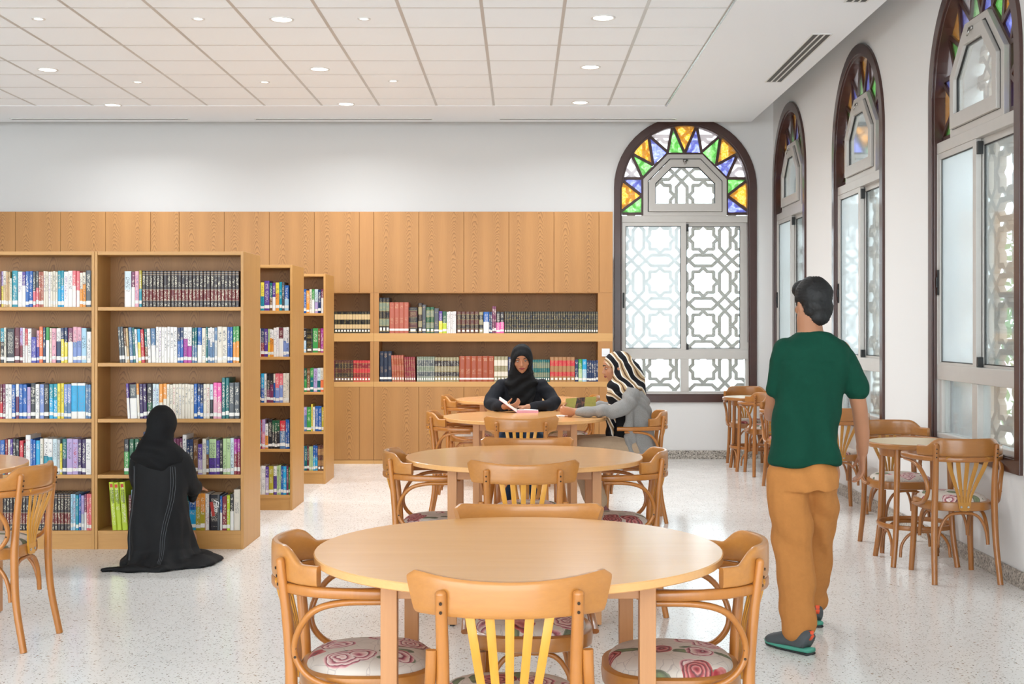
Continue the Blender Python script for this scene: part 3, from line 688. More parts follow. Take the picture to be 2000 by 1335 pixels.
row('0-20:m/r 21-40:pl 41-88*2:w 89-115:b 116-140:w/pl 141-200*2:b 201-227:li@1060 228-265:k@1030 266-295:w 296-330:pe@1034 331-367:k 368-430*2:t/cy@1034 431-478*2:y@1028 479-535*2:pe/sl 536-580:w@1026^x 581-640:w@1026^x 641-682*2:sl', s1, ox, oy, NB, SHZ[2], 'middle shelf of the '+cL, 'books on the middle shelf of the left bookcase')
oy = 800; row.top = 218
row('0-35:b/cy@225 36-55:dr 56-74:c 75-95:p/w 96-145*2:k 146-175:r@228 176-189:k@245 190-227:w@186 228-268*2:b@220 269-300:cy@226 301-325:c@214 326-393*2:w/t@214 394-425:pb 426-449:lg 450-467:y@248 468-500:T/n 501-585*2:li@216 586-643*2:dp 644-684:w@216', s1, ox, oy, NB, SHZ[1], 'fourth shelf down of '+cL, 'books on the fourth shelf of the left bookcase')
row.top = 630
row('0-528*22:dk^r 530-567*2:lb 568-590:t@640 591-608:b 609-632:li/lg@640 633-650:pl/w 651-686*2:co', s1, ox, oy, NB, SHZ[0], 'bottom shelf of the '+cL, 'books on the bottom shelf of the left bookcase')
oy = 480; row.top = 190
row('935-984:pb/w@184^v 985-1012:pl/w@188 1013-1042:pk 1043-1064:ol/t@184 1066-1795*27:dk@188^r', s1, ox, oy, NB, SHZ[4], 'top shelf of the '+cR, 'books on the top shelf of the nearest full bookcase')
row.top = 612
row('897-938*2:g/g@605~3.5 941-957:br/c@615~3.5 958-974:tn~3.5 975-1000:sl@610~3 1001-1020:T@615~3 1021-1040:w@620~3 1041-1062:cy/y@622~2.5 1063-1088:r@622~2.5 1089-1110:T/br@620~2 1111-1135:w@615~2 1136-1170:sl/w@615~1.5 1171-1275*5:w@606 1276-1330*2:w@606 1331-1377*2:n/b@610 1378-1440*2:w/mg@610 1441-1480*2:T/sl@612 1481-1514:b/w@612 1515-1545:c@612 1546-1560:T@608 1561-1610*3:w/sl@610 1611-1632:sl/lg@612 1633-1707*2:c@604 1708-1747*2:b@604 1748-1797*2:gr/or_@602', s1, ox, oy, NB, SHZ[3], 'second shelf down of '+cR, 'books on the second shelf of the nearest full bookcase')
row.top = 1036
row('958-978:p/w@1034~3 979-1030:g/w@1034~2 1031-1050:or_/c@1034~2 1051-1105*2:dp@1036~1.5 1106-1145:k/dg@1036~1 1146-1195*2:pb@1034 1196-1250*2:or_/c@1032 1251-1455*9:c@1036^v 1456-1480:b@1034 1481-1525*2:n/b@1036 1526-1575*2:c 1576-1600:pb/k 1601-1664*2:hp/pk@1022 1665-1719*2:T@990 1720-1797*2:g@1024', s1, ox, oy, NB, SHZ[2], 'middle shelf of the '+cR, 'books on the middle shelf of the nearest full bookcase')
oy = 800; row.top = 222
row('932-970:k/gr@215 971-1044*2:dg@218 1046-1074:or_@218 1075-1108:n@165 1110-1300*6:li@222 1301-1369*3:pl/li@215 1370-1399:w@182 1400-1450*2:n/g@220 1451-1485:br@220 1486-1519:p/li@258 1520-1549:c@218 1550-1569:sl/br@225 1570-1622:lgn/p@215 1623-1650:p@225 1651-1671:k@225 1672-1729*2:lgn@212 1730-1757:pb@210 1758-1802*2:mg/dr@218', s1, ox, oy, NB, SHZ[1], 'fourth shelf down of '+cR, 'books on the fourth shelf of the nearest full bookcase')
row.top = 640
lime = row('845-880:lm@540^v~4.5 881-916:lm@540^v~4.5 918-960:lm@540^v~4', s1, ox, oy, NB, SHZ[0], 'bottom shelf, the three lime handbooks leaning together', 'lime handbooks on the bottom shelf')
for i, o in enumerate(lime): o['label'] = ['leftmost', 'middle', 'rightmost'][i]+' of three tall lime handbooks on the bottom shelf beside the kneeling woman'
r5 = row('964-984:m@640 985-1005:lb@600 1010-1400*12:c@660 1402-1419:T@640 1420-1470:b/cy@625 1471-1540*2:or_/ol@625 1541-1569*2:w@630 1571-1649:k@637^v 1651-1668:b/w@640 1669-1703:cr@650 1704-1727:lm@640 1728-1755:k/w@632 1756-1804:pa@595^v'.replace('pa@', 'c@'), s1, ox, oy, NB, SHZ[0], 'bottom shelf of the '+cR, 'books on the bottom shelf of the nearest full bookcase')
def spine_text(body, o, size, x, z, ry, mat, name, shear=0, font_bold=0):
    c = bpy.data.curves.new(name, 'FONT'); c.body = body; c.size = size; c.align_x = 'LEFT'; c.align_y = 'CENTER'; c.extrude = .0003; c.offset = font_bold; c.shear = shear; c.resolution_u = 3
    q = bpy.data.objects.new(name, c); COL.objects.link(q); bpy.context.view_layer.update()
    me = bpy.data.meshes.new_from_object(q); bpy.data.objects.remove(q); me.materials.clear(); me.materials.append(mat)
    # text x runs down the spine: x -> -z, y -> +x
    me.transform(Matrix(((0, 1, 0, 0), (0, 0, -1, 0), (-1, 0, 0, 0), (0, 0, 0, 1))) @ Matrix.Rotation(ry, 4, 'Z'))
    t = link(name, me, o); t.location = (x, -.0008, z); return t
for o in lime:
    h = max(v.co.z for v in o.data.vertices)
    spine_text('SUSTAINABLE', o, .0145, .006, h*.84, 0, MT['black'], 'title', 0, .0003)
    spine_text('ENVIRONMENT', o, .011, -.007, h*.84, 0, MT['black'], 'subtitle')
    b = MB(); b.box(-.009, .009, -.0012, -.0005, h*.89, h*.96); b.build('publisher_mark', plain('red_mark', '#c8402c') if 'redm' not in MT else MT['redm'], o)
film = [o for o in r5 if o['label'].startswith('black book')][0]; film['label'] = 'thick black book titled Film Maker in red and white on the bottom shelf'
hf = max(v.co.z for v in film.data.vertices)
b = MB(); b.bar2((-.020, hf*.80), (-.004, hf*.40), .020, -.0016, -.0006); b.build('title_panel', plain('red_panel', '#b5342a'), film)
spine_text('MAKER', film, .024, -.0125, hf*.73, -.05, MT['paper'], 'title', 0, .0002)
spine_text('Film', film, .046, .013, hf*.86, .0, MT['paper'], 'title', .35, .0006)
# second and third row bookcases
s3 = 5.0; ox, oy = 490, 500; c2 = 'second-row bookcase'; c3 = 'third-row bookcase'; G2 = 'books in the second-row bookcase'; G3 = 'books in the third-row bookcase'
HID = '60-94:w/p@'        # what another step to the side would show
row.top = 250
row('20-94*3:sl@255 96-130:y/t@250 131-180:p@240 181-209:T/br@258 210-240:p/w@256 241-275:y/or_@252 276-303:t@250 304-327:g@250 328-369:b/lb@280', s3, ox, oy, Y2, SHZ[4], 'top shelf of the '+c2, G2)
row.top = 700
row('20-96*3:w@705 97-130:n/dr@700 131-165:p@708 166-185:lgn/y@710 186-221*2:w/or_@712 222-272*2:w@692 273-315:m/w@692 316-371*2:w/pe@692', s3, ox, oy, Y2, SHZ[3], 'second shelf down of '+c2, G2)
s4 = 4.767; oy = 720; row.top = 45
row('20-94*3:n@48 95-122:cy/b@40 123-146:w 147-209*2:k/pl@42 210-227:c/b@46 228-297*2:co/pe@40 298-356*2:c@38', s4, ox, oy, Y2, SHZ[2], 'middle shelf of the '+c2, G2)
row.top = 475
row('20-94*3:sl@480 95-103:r 104-132:li/pk@470 133-160:w/or_@505 161-195:k@468 196-268*3:dg/k@474 269-322:r/sl@480 323-359*2:b@468', s4, ox, oy, Y2, SHZ[1], 'fourth shelf down of '+c2, G2)
row.top = 905
row('20-94*3:c@905 95-135:w@900 136-166:p/li@906 167-208:ol@905 209-240:w/p@905 241-279*2:lgn@895 280-298:b@905 299-330:cy@905 331-350:pl@905 351-363:gr@910', s4, ox, oy, Y2, SHZ[0], 'bottom shelf of the '+c2, G2)
oy = 500; row.top = 325
row('470-513*2:t@325 515-541:b@320 542-571:or_@330 572-595:c@320 596-620:gr/w@320 621-655:pb/li@320 656-684:n@322 685-707:pl/w@322', s3, ox, oy, Y3, SHZ[4], 'top shelf of the '+c3, G3)
row('470-514*2:w@700 515-540:k/lb@705 541-602:gb@710^s 603-654:gr@702 655-680:br@702 681-708:mg@702', s3, ox, oy, Y3, SHZ[3], 'second shelf down of '+c3, G3)
row('470-519*2:p@1090 520-545:dg/gr@1090 546-577:br@1092 578-611:gr/T@1090 612-647:li@1092 648-679:pb/T@1088 680-709:c/rd@1088', s3, ox, oy, Y3, SHZ[2], 'middle shelf of the '+c3, G3)
oy = 720
row('450-496*2:w@355 497-520:li/sl@352 521-560:gr@356 561-575:y 576-597:c@350 598-657*2:b@346 658-681:ol@356', s4, ox, oy, Y3, SHZ[1], 'fourth shelf down of '+c3, G3)
row('450-499*2:sl@715 500-522:T@715 523-541:m@715 542-577*2:lgn@718 578-621*2:b/cy@712 622-682*2:bm/rb@714^s', s4, ox, oy, Y3, SHZ[0], 'bottom shelf of the '+c3, G3)
# wall cabinet
s5 = 4.255; ox, oy = 730, 560; cw = 'the window-side wall cabinet'; GU, GL = 'volumes on the upper open shelf of the wall cabinet', 'volumes on the lower open shelf of the wall cabinet'
row.top = 205
row('45-129*3:k/sg@90^s 131-289*4:bk@128^q 291-362:k/bm@170^s 369-401:dk/be@135^s 402-433:g@148^q 435-501*2:dg/sg@168^s 502-540:g@178^q 541-570:p/y@200 571-605:dg/lm@200 606-684*5:w@203 690-872*5:bm/dk@205^s 875-909:be/k@208^s 912-957:b/w@205 958-984*2:n@205 985-1017*2:pl@158 1018-1083*2:k/hp@205 1086-1864*40:gb/k@205^s', s5, ox, oy, CY-.01, ZS1, 'upper shelf of '+cw, GU, .26)
row('49-149*3:nv@535^q 152-254*5:bk/rs@568^s~2 258-348*5:cr@582^s~2 358-505*8:sg/g@580^s 506-709*8:be/dk@585^s 711-999*6:rs@575^q 1000-1114*4:be/c@578^s 1116-1150:n@580 1151-1320*5:b@590 1321-1462*8:T/sg@605^s 1465-1671*6:rb/r@582^s 1672-1700:n@600 1701-1733:gr/lgn@600 1734-1769:cy/lb@600 1770-1867*5:n@608', s5, ox, oy, CY-.01, ZS2, 'lower shelf of '+cw, GL, .26)
ox, oy = 490, 500; cv = 'cabinet cell behind third-row bookcase'
row('700-817*4:gb/k@540^s 818-1165*12:gb/tn@540^s', s3, ox, oy, CY-.01, ZS1, 'upper shelf, '+cv, GU, .26)
row('700-819*4:m@1018^s 821-999*6:bm/dk@1018^s 1000-1168*6:r/dr@1018^s', s3, ox, oy, CY-.01, ZS2, 'lower shelf, '+cv, GL, .26)
# ================================================================= CHAIRS AND TABLES
def sup(a, e=2.7):
    c, s = math.cos(a), math.sin(a)
    return math.copysign(abs(c)**(2/e), c), math.copysign(abs(s)**(2/e), s)
def sring(rx, ry, z, cy=0, n=40, e=2.7):
    out = []
    for k in range(n):
        x, y = sup(2*PI*k/n, e); w_ = 1+.04*y      # a little wider in front
        out.append((rx*x*w_, cy+ry*y, z))
    return out
def smooth_path(P, n=6):
    """Catmull-Rom through the points"""
    P = [Vector(p) for p in P]; out = []
    for i in range(len(P)-1):
        p0 = P[i-1] if i else P[0]*2-P[1]; p1, p2 = P[i], P[i+1]; p3 = P[i+2] if i+2 < len(P) else P[-1]*2-P[-2]
        for k in range(n):
            t = k/n; out.append(.5*((2*p1)+(p2-p0)*t+(2*p0-5*p1+4*p2-p3)*t*t+(3*p1-p0-3*p2+p3)*t**3))
    out.append(P[-1]); return out
def lerps(vals, N):
    vals = list(vals); return [vals[min(int(i/(N-1)*(len(vals)-1)), len(vals)-2)]*(1-((i/(N-1)*(len(vals)-1))-min(int(i/(N-1)*(len(vals)-1)), len(vals)-2)))+vals[min(int(i/(N-1)*(len(vals)-1)), len(vals)-2)+1]*((i/(N-1)*(len(vals)-1))-min(int(i/(N-1)*(len(vals)-1)), len(vals)-2)) for i in range(N)]
def screws(par, pts, ax, name='screw'):
    b = MB()
    for p in pts:
        p = Vector(p); a = Vector(ax).normalized(); b.tube([p, p+a*.003], .0042, 8, up=(0, 0, 1) if abs(a.z) < .9 else (1, 0, 0))
    return b.build(name, MT['screw'], par)
def chair_proto(arm, name, wc, wh, ws):
    """faces +y, origin on the floor below the seat"""
    t = empty(name)
    # seat
    b = MB(); b.loft([sring(.198, .196, .405), sring(.206, .204, .409), sring(.208, .206, .430), sring(.206, .204, .452), sring(.199, .197, .456)])
    b.build('seat_frame', wh, t, angle=40)
    b = MB(); R = []
    for k in range(9):
        a = PI/2*k/8; R.append(sring(.186*max(math.cos(a), .02)**.55, .184*max(math.cos(a), .02)**.55, .4565+.040*math.sin(a)))
    b.loft(R); b.build('seat_cushion', MT['floral'], t, angle=60)
    # front legs
    for s in (-1, 1):
        P = smooth_path([(s*.165, .165, .404), (s*.170, .178, .2), (s*.180, .188, 0)], 6); b = MB(); b.tube(P, lerps([.019, .0175, .0155], len(P)), 12, up=(0, 1, 0))
        b.build('leg', wc, t, angle=50)
    # rear legs run up into the back
    for s in (-1, 1):
        P = smooth_path([(s*.186, -.262, 0), (s*.176, -.222, .22), (s*.170, -.212, .43), (s*.168, -.222, .60), (s*.172, -.2435, .785)], 6)
        b = MB(); b.sweep(P, lerps([.032, .035, .037, .034, .030], len(P)), lerps([.030, .032, .036, .032, .026], len(P)), up=(0, 1, 0), n=12, e=2.3)
        b.ell(P[-1], (.015, .013, .012)); lg = b.build('leg', wc, t, angle=50)
        screws(lg, [(s*.172, -.2555, .765), (s*.172, -.2525, .742)]+([(s*.1715, -.2495, .718)] if arm else []), (0, -1, -.1))
    # crest
    def crest(prof, thick, plan, zb, name, mat):
        pts = []; H = []
        for i in range(len(plan)):
            u = i/(len(plan)-1); zt = prof(u); x, y = plan[i]; lean = -.06*((zt+zb)/2-.75)
            pts.append((x, y+lean, (zt+zb)/2)); H.append(zt-zb)
        b = MB(); b.sweep(pts, thick, H, n=16, e=4.5); return b.build(name, mat, t, angle=45)
    if arm:
        def plan(ang0, ang1, n, rx=.262, ry=.262, cy=-.015):
            return [(rx*math.sin(a), cy-ry*math.cos(a)) for a in [ang0+(ang1-ang0)*i/(n-1) for i in range(n)]]
        sm = lambda x: x*x*(3-2*x)
        def prof(u):
            v = abs(u-.5)*2
            return .826 if v < .50 else (.826-.046*sm((v-.50)/.30) if v < .80 else .780)
        crest(prof, .024, plan(-1.13, 1.13, 49), .7225, 'crest_rail', wh)
        P = [(.246, .105), (.262, .05), (.264, .0)]
        pl = [(-x, y) for x, y in P]+plan(-1.5, 1.5, 33)+list(reversed(P)); Wd = [.045, .045, .036]+[.028]*33+[.036, .045, .045]
        # two strips left and right of the tips make one bow
        b = MB(); b.sweep([(x, y, .7070) for x, y in pl], Wd, .030, n=12, e=4); b.build('arm_bow', wc, t, angle=45)
        for s in (-1, 1):
            P = smooth_path([(s*.256, .055, .683), (s*.252, -.06, .680), (s*.238, -.140, .655), (s*.214, -.188, .59), (s*.204, -.196, .52), (s*.210, -.155, .462), (s*.218, -.07, .432), (s*.219, .02, .428)], 5)
            b = MB(); b.sweep(P, .019, .026, up=(s*1, 0, .01), n=10, e=2.4); q = b.build('arm_support', wc, t, angle=50)
            screws(q, [(s*.2285, .005, .428), (s*.2285, -.025, .429)], (s, 0, 0)); screws(q, [(s*.2145, -.196, .545), (s*.2145, -.196, .52)], (s, 0, 0))
    else:
        Rr = .36; A = .755
        plan = [(Rr*math.sin(a), -.262-.0+Rr*(1-math.cos(a))) for a in [(-A+2*A*i/32) for i in range(33)]]
        def prof(u):
            v = abs(u-.5)*2; return .820+.018*v*v-(.014*max(0, v-.94)/.06)
        crest(prof, .022, plan, .728, 'crest_rail', wh)
        for s in (-1, 1):
            P = smooth_path([(s*.196, -.232, .645), (s*.200, -.222, .56), (s*.212, -.175, .475), (s*.219, -.09, .436), (s*.219, .0, .428)], 6)
            b = MB(); b.sweep(P, .018, .028, up=(s, 0, .01), n=10, e=2.4); q = b.build('hip_bracket', wc, t, angle=50)
            screws(q, [(s*.229, -.02, .428), (s*.229, -.045, .429)], (s, 0, 0))
    # fan of five slats on a foot plate
    sp = MB()
    for k in range(5):
        u = k-2
        if arm: P = [(u*.056, -.262, .722), (u*.048, -.250, .66), (u*.031, -.226, .57), (u*.019, -.214, .50), (u*.0145, -.210, .455)]; Wd = lerps([.026, .024, .021, .015, .0148], 25)
        else: P = [(u*.050, -.258+abs(u)*.005, .732), (u*.044, -.248, .66), (u*.037, -.228, .57), (u*.030, -.214, .50), (u*.024, -.210, .455)]; Wd = lerps([.024, .023, .022, .020, .020], 25)
        b_ = smooth_path(P, 6); sp.sweep(b_, Wd, .009, up=(0, 1, 0), n=8, e=5)
    w0, w1 = (.037, .030) if arm else (.060, .050)
    sp.loft([[(-w0, -.2155, .458), (w0, -.2155, .458), (w0, -.2065, .458), (-w0, -.2065, .458)], [(-w1, -.2165, .418), (w1, -.2165, .418), (w1, -.2075, .418), (-w1, -.2075, .418)], [(-w1*.6, -.2165, .409), (w1*.6, -.2165, .409), (w1*.6, -.2075, .409), (-w1*.6, -.2075, .409)]])
    q = sp.build('back_splat', ws, t, angle=45)
    b = MB()
    for s in (-1, 1): b.tube([(s*.020, -.2160, .432), (s*.020, -.2195, .432)], .0065, 12)
    b.build('steel_screw', MT['chrome'], q)
    # bent arches between the legs
    L_ = {'fl': (-.166, .168), 'fr': (.166, .168), 'bl': (-.166, -.205), 'br': (.166, -.205)}
    for a, c in (('fl', 'fr'), ('bl', 'br'), ('fl', 'bl'), ('fr', 'br')):
        A, B = Vector(L_[a]), Vector(L_[c]); d = (B-A).normalized(); n_ = Vector((-d.y, d.x)); m = (A+B)/2
        if n_.dot(-m) < 0: n_ = -n_
        A = A+n_*.022+d*.024; B = B+n_*.022-d*.024; Ld = B-A
        f = lambda u, z: (A.x+Ld.x*u, A.y+Ld.y*u, z)
        P = smooth_path([f(0, .215), f(.02, .27), f(.09, .335), f(.24, .383), f(.5, .394), f(.76, .383), f(.91, .335), f(.98, .27), f(1, .215)], 4)
        b = MB(); b.sweep(P, .017, .020, up=(n_.x, n_.y, 0), n=8, e=2.5); b.build('arch_stretcher', wc, t, angle=50)
    return t
def put(o, x, y, deg, label, cat, group):
    o.location = (x, y, 0); o.rotation_euler = (0, 0, math.radians(deg)); tag(o, label, cat, group); return o
SIDE = chair_proto(False, 'side_chair', MT['chair'], MT['chair_h'], MT['slat']); ARM = chair_proto(True, 'armchair', MT['chair'], MT['chair_h'], MT['slat'])
ARM2 = chair_proto(True, 'armchair', MT['chair2'], MT['chair2h'], MT['slat2'])
used = set()
def chair(P, x, y, deg, label):
    o = P if P.name not in used else copy_tree(P); used.add(P.name)
    return put(o, x, y, deg, label, 'chair', {'SIDE': 'low-backed chairs at the round tables'}.get('SIDE' if P is SIDE else '', 'armchairs at the round tables' if P is ARM else 'brown armchairs by the windows'))
def fl(x, y, z=0):      # pixel on plane z -> ground position
    d = F*(EYE-z)/(y-VY); return PX(x, d), d
# table 1..4 centre line
T1, T2, T3, T4, T0 = (-.008, 3.81), (.016, 6.52), (.027, 9.46), (.0, 11.75), (-3.02, 6.08)
chair(SIDE, -.033, 3.40, 1, 'light wooden chair in the foreground seen from behind, at the nearest round table')
chair(SIDE, .03, 4.26, 181, 'wooden chair on the far side of the nearest round table, mostly behind its top')
chair(ARM, -.455, 3.80, -90+3, 'wooden bentwood armchair at the left of the nearest round table, floral seat')
chair(ARM, .445, 3.78, 90-3, 'wooden bentwood armchair at the right of the nearest round table, floral seat')
chair(SIDE, .010, 6.09, 0, 'low-backed wooden chair seen from behind at the second round table')
chair(SIDE, .035, 6.96, 180, 'wooden chair whose crest shows just above the second round table')
chair(ARM, -.42, 6.50, -88, 'wooden armchair at the left of the second round table')
chair(ARM, .465, 6.52, 90, 'wooden armchair at the right of the second round table, behind the foreground chairs')
chair(SIDE, .0, 9.02, 0, 'low-backed wooden chair at the third table, in front of the reading woman in black')
chair(ARM, -.425, 9.50, -90, 'wooden armchair at the left of the third round table')
chair(ARM, .815, 9.56, 90, 'wooden armchair under the woman in grey cardigan')
chair(SIDE, .0, 10.46, 180, 'wooden chair under the woman in black, mostly hidden')
chair(ARM, -.455, 11.75, -92, 'wooden armchair at the left of the farthest round table')
chair(ARM, .44, 11.75, 90, 'wooden armchair at the right of the farthest round table, behind the open green book')
chair(ARM, -2.47, 5.85, 90-4, 'wooden armchair cut off by the left edge, its yellow fan back toward the bookcase')
chair(ARM2, 2.52, 7.40, 0, 'brown bentwood armchair nearest the camera beside the window wall')
chair(ARM2, 2.50, 8.35, 180+2, 'brown armchair facing the camera behind the nearest small bistro table')
chair(ARM2, 2.50, 10.10, 0, 'brown armchair half hidden behind the walking man, right of him')
chair(ARM2, 2.42, 11.36, 182, 'brown armchair facing the camera just left of the walking man')
chair(ARM2, 2.44, 12.56, 2, 'brown armchair seen from behind at the farthest bistro table')
chair(ARM2, 2.40, 13.32, 180, 'brown armchair in the far corner under the back window')
TH = .79
def table_proto():
    t = empty('round_table'); n = 72; R = .610
    b = MB(); b.loft([[(q*math.cos(2*PI*i/n), q*math.sin(2*PI*i/n), z) for i in range(n)] for q, z in ((R-.003, TH-.024), (R, TH-.021), (R, TH-.003), (R-.003, TH))]); b.build('table_top', MT['top'], t, angle=40)
    s = .352
    for sx in (-1, 1):
        for sy in (-1, 1):
            b = MB(); w_ = .0225; b.box(sx*s-w_, sx*s+w_, sy*s-w_, sy*s+w_, .008, TH-.0245); q = b.build('leg', MT['tleg'], t, bevel=.002)
            b = MB(); b.cyl((sx*s, sy*s), .012, 0, .008, 12); b.build('foot', MT['black'], q)
    for sx in (-1, 1):
        b = MB(); b.box(-s+.0228, s-.0228, sx*s-.011, sx*s+.011, TH-.078, TH-.0245); b.build('rail', MT['trail'], t, bevel=.001)
        b = MB(); b.box(sx*s-.011, sx*s+.011, -s+.0228, s-.0228, TH-.078, TH-.0245); b.build('rail', MT['trail'], t, bevel=.001)
    return t
tp = table_proto(); tg = 'large round reading tables'
put(tp, *T1, 0, 'large round wooden table in the foreground', 'table', tg)
for p, lb in ((T2, 'second round wooden table from the camera, empty, behind the foreground one'), (T3, 'third round wooden table, where the two women read'), (T4, 'farthest round wooden table, close to the wall cabinet'), (T0, 'round wooden table at the left edge, only its rim showing')):
    put(copy_tree(tp), *p, 0, lb, 'table', tg)
def bistro_proto():
    t = empty('bistro_table'); n = 56; R = .295; Z = .745
    b = MB(); b.loft([[(q*math.cos(2*PI*i/n), q*math.sin(2*PI*i/n), z) for i in range(n)] for q, z in ((R-.02, Z-.032), (R-.004, Z-.030), (R, Z-.022), (R, Z-.006), (R-.005, Z))]); b.build('table_top', MT['chair2h'], t, angle=35)
    b = MB(); b.cyl((0, 0), R-.012, Z+.0002, Z+.0012, 56); b.build('top_inlay', plain('pale_laminate', '#c9b592', .35), t)
    b = MB(); b.loft([[(q*math.cos(2*PI*i/n), q*math.sin(2*PI*i/n), z) for i in range(n)] for q, z in ((.215, Z-.085), (.218, Z-.033))]); b.build('apron', MT['chair2'], t, angle=35)
    for k in range(4):
        a = PI/4+k*PI/2; c, s = math.cos(a), math.sin(a)
        P = smooth_path([(c*.225, s*.225, Z-.035), (c*.232, s*.232, .45), (c*.245, s*.245, .2), (c*.275, s*.275, 0)], 5); b = MB(); b.tube(P, lerps([.019, .018, .017], len(P)), 12, up=(s, c, .01)); b.build('leg', MT['chair2'], t, angle=50)
    Q = [((.262)*math.cos(2*PI*i/40), .262*math.sin(2*PI*i/40), .235) for i in range(40)]
    Q = [(.224*math.cos(2*PI*i/40), .224*math.sin(2*PI*i/40), .235) for i in range(40)]
    b = MB(); b.sweep(Q, .022, .030, closed=True, n=10, e=3); b.build('ring_stretcher', MT['chair2'], t, angle=45)
    for k in range(4):
        a0 = PI/4+k*PI/2+.12; a1 = a0+PI/2-.24; pt = lambda a, r, z: (math.cos(a)*r, math.sin(a)*r, z)
        P = smooth_path([pt(a0, .245, .06), pt(a0+.03, .235, .14), pt(a0+.25, .215, .205), pt((a0+a1)/2, .205, .216), pt(a1-.25, .215, .205), pt(a1-.03, .235, .14), pt(a1, .245, .06)], 4)
        b = MB(); b.tube(P, .009, 8); b.build('arch_stretcher', MT['chair2'], t, angle=50)
    return t
bp = bistro_proto(); bgp = 'small bistro tables by the windows'
put(bp, 2.45, 7.86, 0, 'small round bistro table nearest the camera beside the window wall', 'table', bgp)
put(copy_tree(bp), 2.42, 10.74, 0, 'small bistro table hidden mostly by the walking man', 'table', bgp)
put(copy_tree(bp), 2.37, 12.95, 0, 'farthest small bistro table, in the corner near the back window', 'table', bgp)
# ================================================================= PEOPLE
def organic(name, b, mat, parent, voxel=.008, smooth=2, fold=None, cut=None, thick=0, dec=None):
    """union of the closed shapes in b, as one continuous surface"""
    me = b.build('tmp', [mat], me_only=True); o = bpy.data.objects.new('tmp', me); COL.objects.link(o)
    m = o.modifiers.new('r', 'REMESH'); m.mode = 'VOXEL'; m.voxel_size = voxel
    s = o.modifiers.new('s', 'SMOOTH'); s.factor = .5; s.iterations = smooth*3
    dg = bpy.context.evaluated_depsgraph_get(); r = bpy.data.meshes.new_from_object(o.evaluated_get(dg)); bpy.data.objects.remove(o)
    if fold or cut:
        bm = bmesh.new(); bm.from_mesh(r)
        if fold:
            bm.normal_update(); mv = [(v, v.normal.copy()) for v in bm.verts]
            for v, nn in mv: v.co += nn*fold(v.co)
        if cut:
            dl = [v for v in bm.verts if cut(v.co)]; bmesh.ops.delete(bm, geom=dl, context='VERTS')
            for it in range(12):
                bd = [(v, [q.other_vert(v) for q in v.link_edges if q.is_boundary]) for v in bm.verts if v.is_boundary]
                new = [(v, (v.co+sum((x.co for x in nb), Vector())/len(nb))/2) for v, nb in bd if nb]
                for v, co in new: v.co = co
        bm.to_mesh(r); bm.free()
    r.materials.clear(); r.materials.append(mat); r.name = name
    r.polygons.foreach_set('use_smooth', [True]*len(r.polygons)); q = link(name, r, parent)
    if thick: k = q.modifiers.new('t', 'SOLIDIFY'); k.thickness = thick; k.offset = -1
    return q
def limb(b, pts, radii, flat=1.0, up=(0, 0, 1), n=14, sub=5):
    P = smooth_path(pts, sub); R = lerps(radii, len(P)); b.sweep(P, [2*r for r in R], [2*r*flat for r in R], up, n, 2.0)
    for p, r in ((P[0], R[0]), (P[-1], R[-1])): b.ell(p, (r*.97, r*.97, r*.97*min(1, flat+.1)))
def hand(b, wrist, fdir, palm_n, s=1.0, curl=.5, side=1, spread=.12):
    """palm and five bent fingers; fdir: towards the fingertips, palm_n: out of the palm, side: +1 when the thumb lies along fdir x palm_n"""
    W = Vector(wrist); f = Vector(fdir).normalized(); p = Vector(palm_n); p = (p-f*p.dot(f)).normalized(); t = f.cross(p)*side
    b.sweep([W-f*.01*s, W+f*.03*s, W+f*.062*s, W+f*.086*s], [.046*s, .064*s, .078*s, .074*s], [.032*s, .030*s, .026*s, .022*s], up=p, n=12, e=2.6)
    lens = [.072, .080, .074, .058]
    for i, L_ in enumerate(lens):
        off = (1.5-i)*.0195*s; base = W+f*(.080 if i != 3 else .072)*s+t*off; d = (f+t*(1.5-i)*spread*.5).normalized(); pts = [base-d*.012*s, base]; q = base; ang = 0
        for j, fr in enumerate((.45, .32, .23)):
            ang += curl*(.55+.25*j)*(1+.08*i); dd_ = d*math.cos(ang)+p*math.sin(ang); q = q+dd_*L_*fr*s; pts.append(q)
        r = (.0088 if i != 3 else .0076)*s; P = smooth_path(pts, 3); b.tube(P, lerps([r*1.1, r*1.05, r, r*.92, r*.8], len(P)), 8, up=t); b.ell(P[-1], (r*.8,)*3, n=8, m=6)
    base = W+f*.022*s+t*.026*s; d = (f*.62+t*.72+p*.22).normalized(); q1 = base+d*.034*s; d2 = (f*.88+t*.30+p*(.25+curl*.35)).normalized(); q2 = q1+d2*.030*s; q3 = q2+(d2+p*.25*curl).normalized()*.024*s
    P = smooth_path([base-d*.01*s, base, q1, q2, q3], 3); b.tube(P, lerps([.014*s, .0135*s, .0108*s, .0095*s, .0080*s], len(P)), 8, up=p); b.ell(q3, (.0080*s,)*3, n=8, m=6)
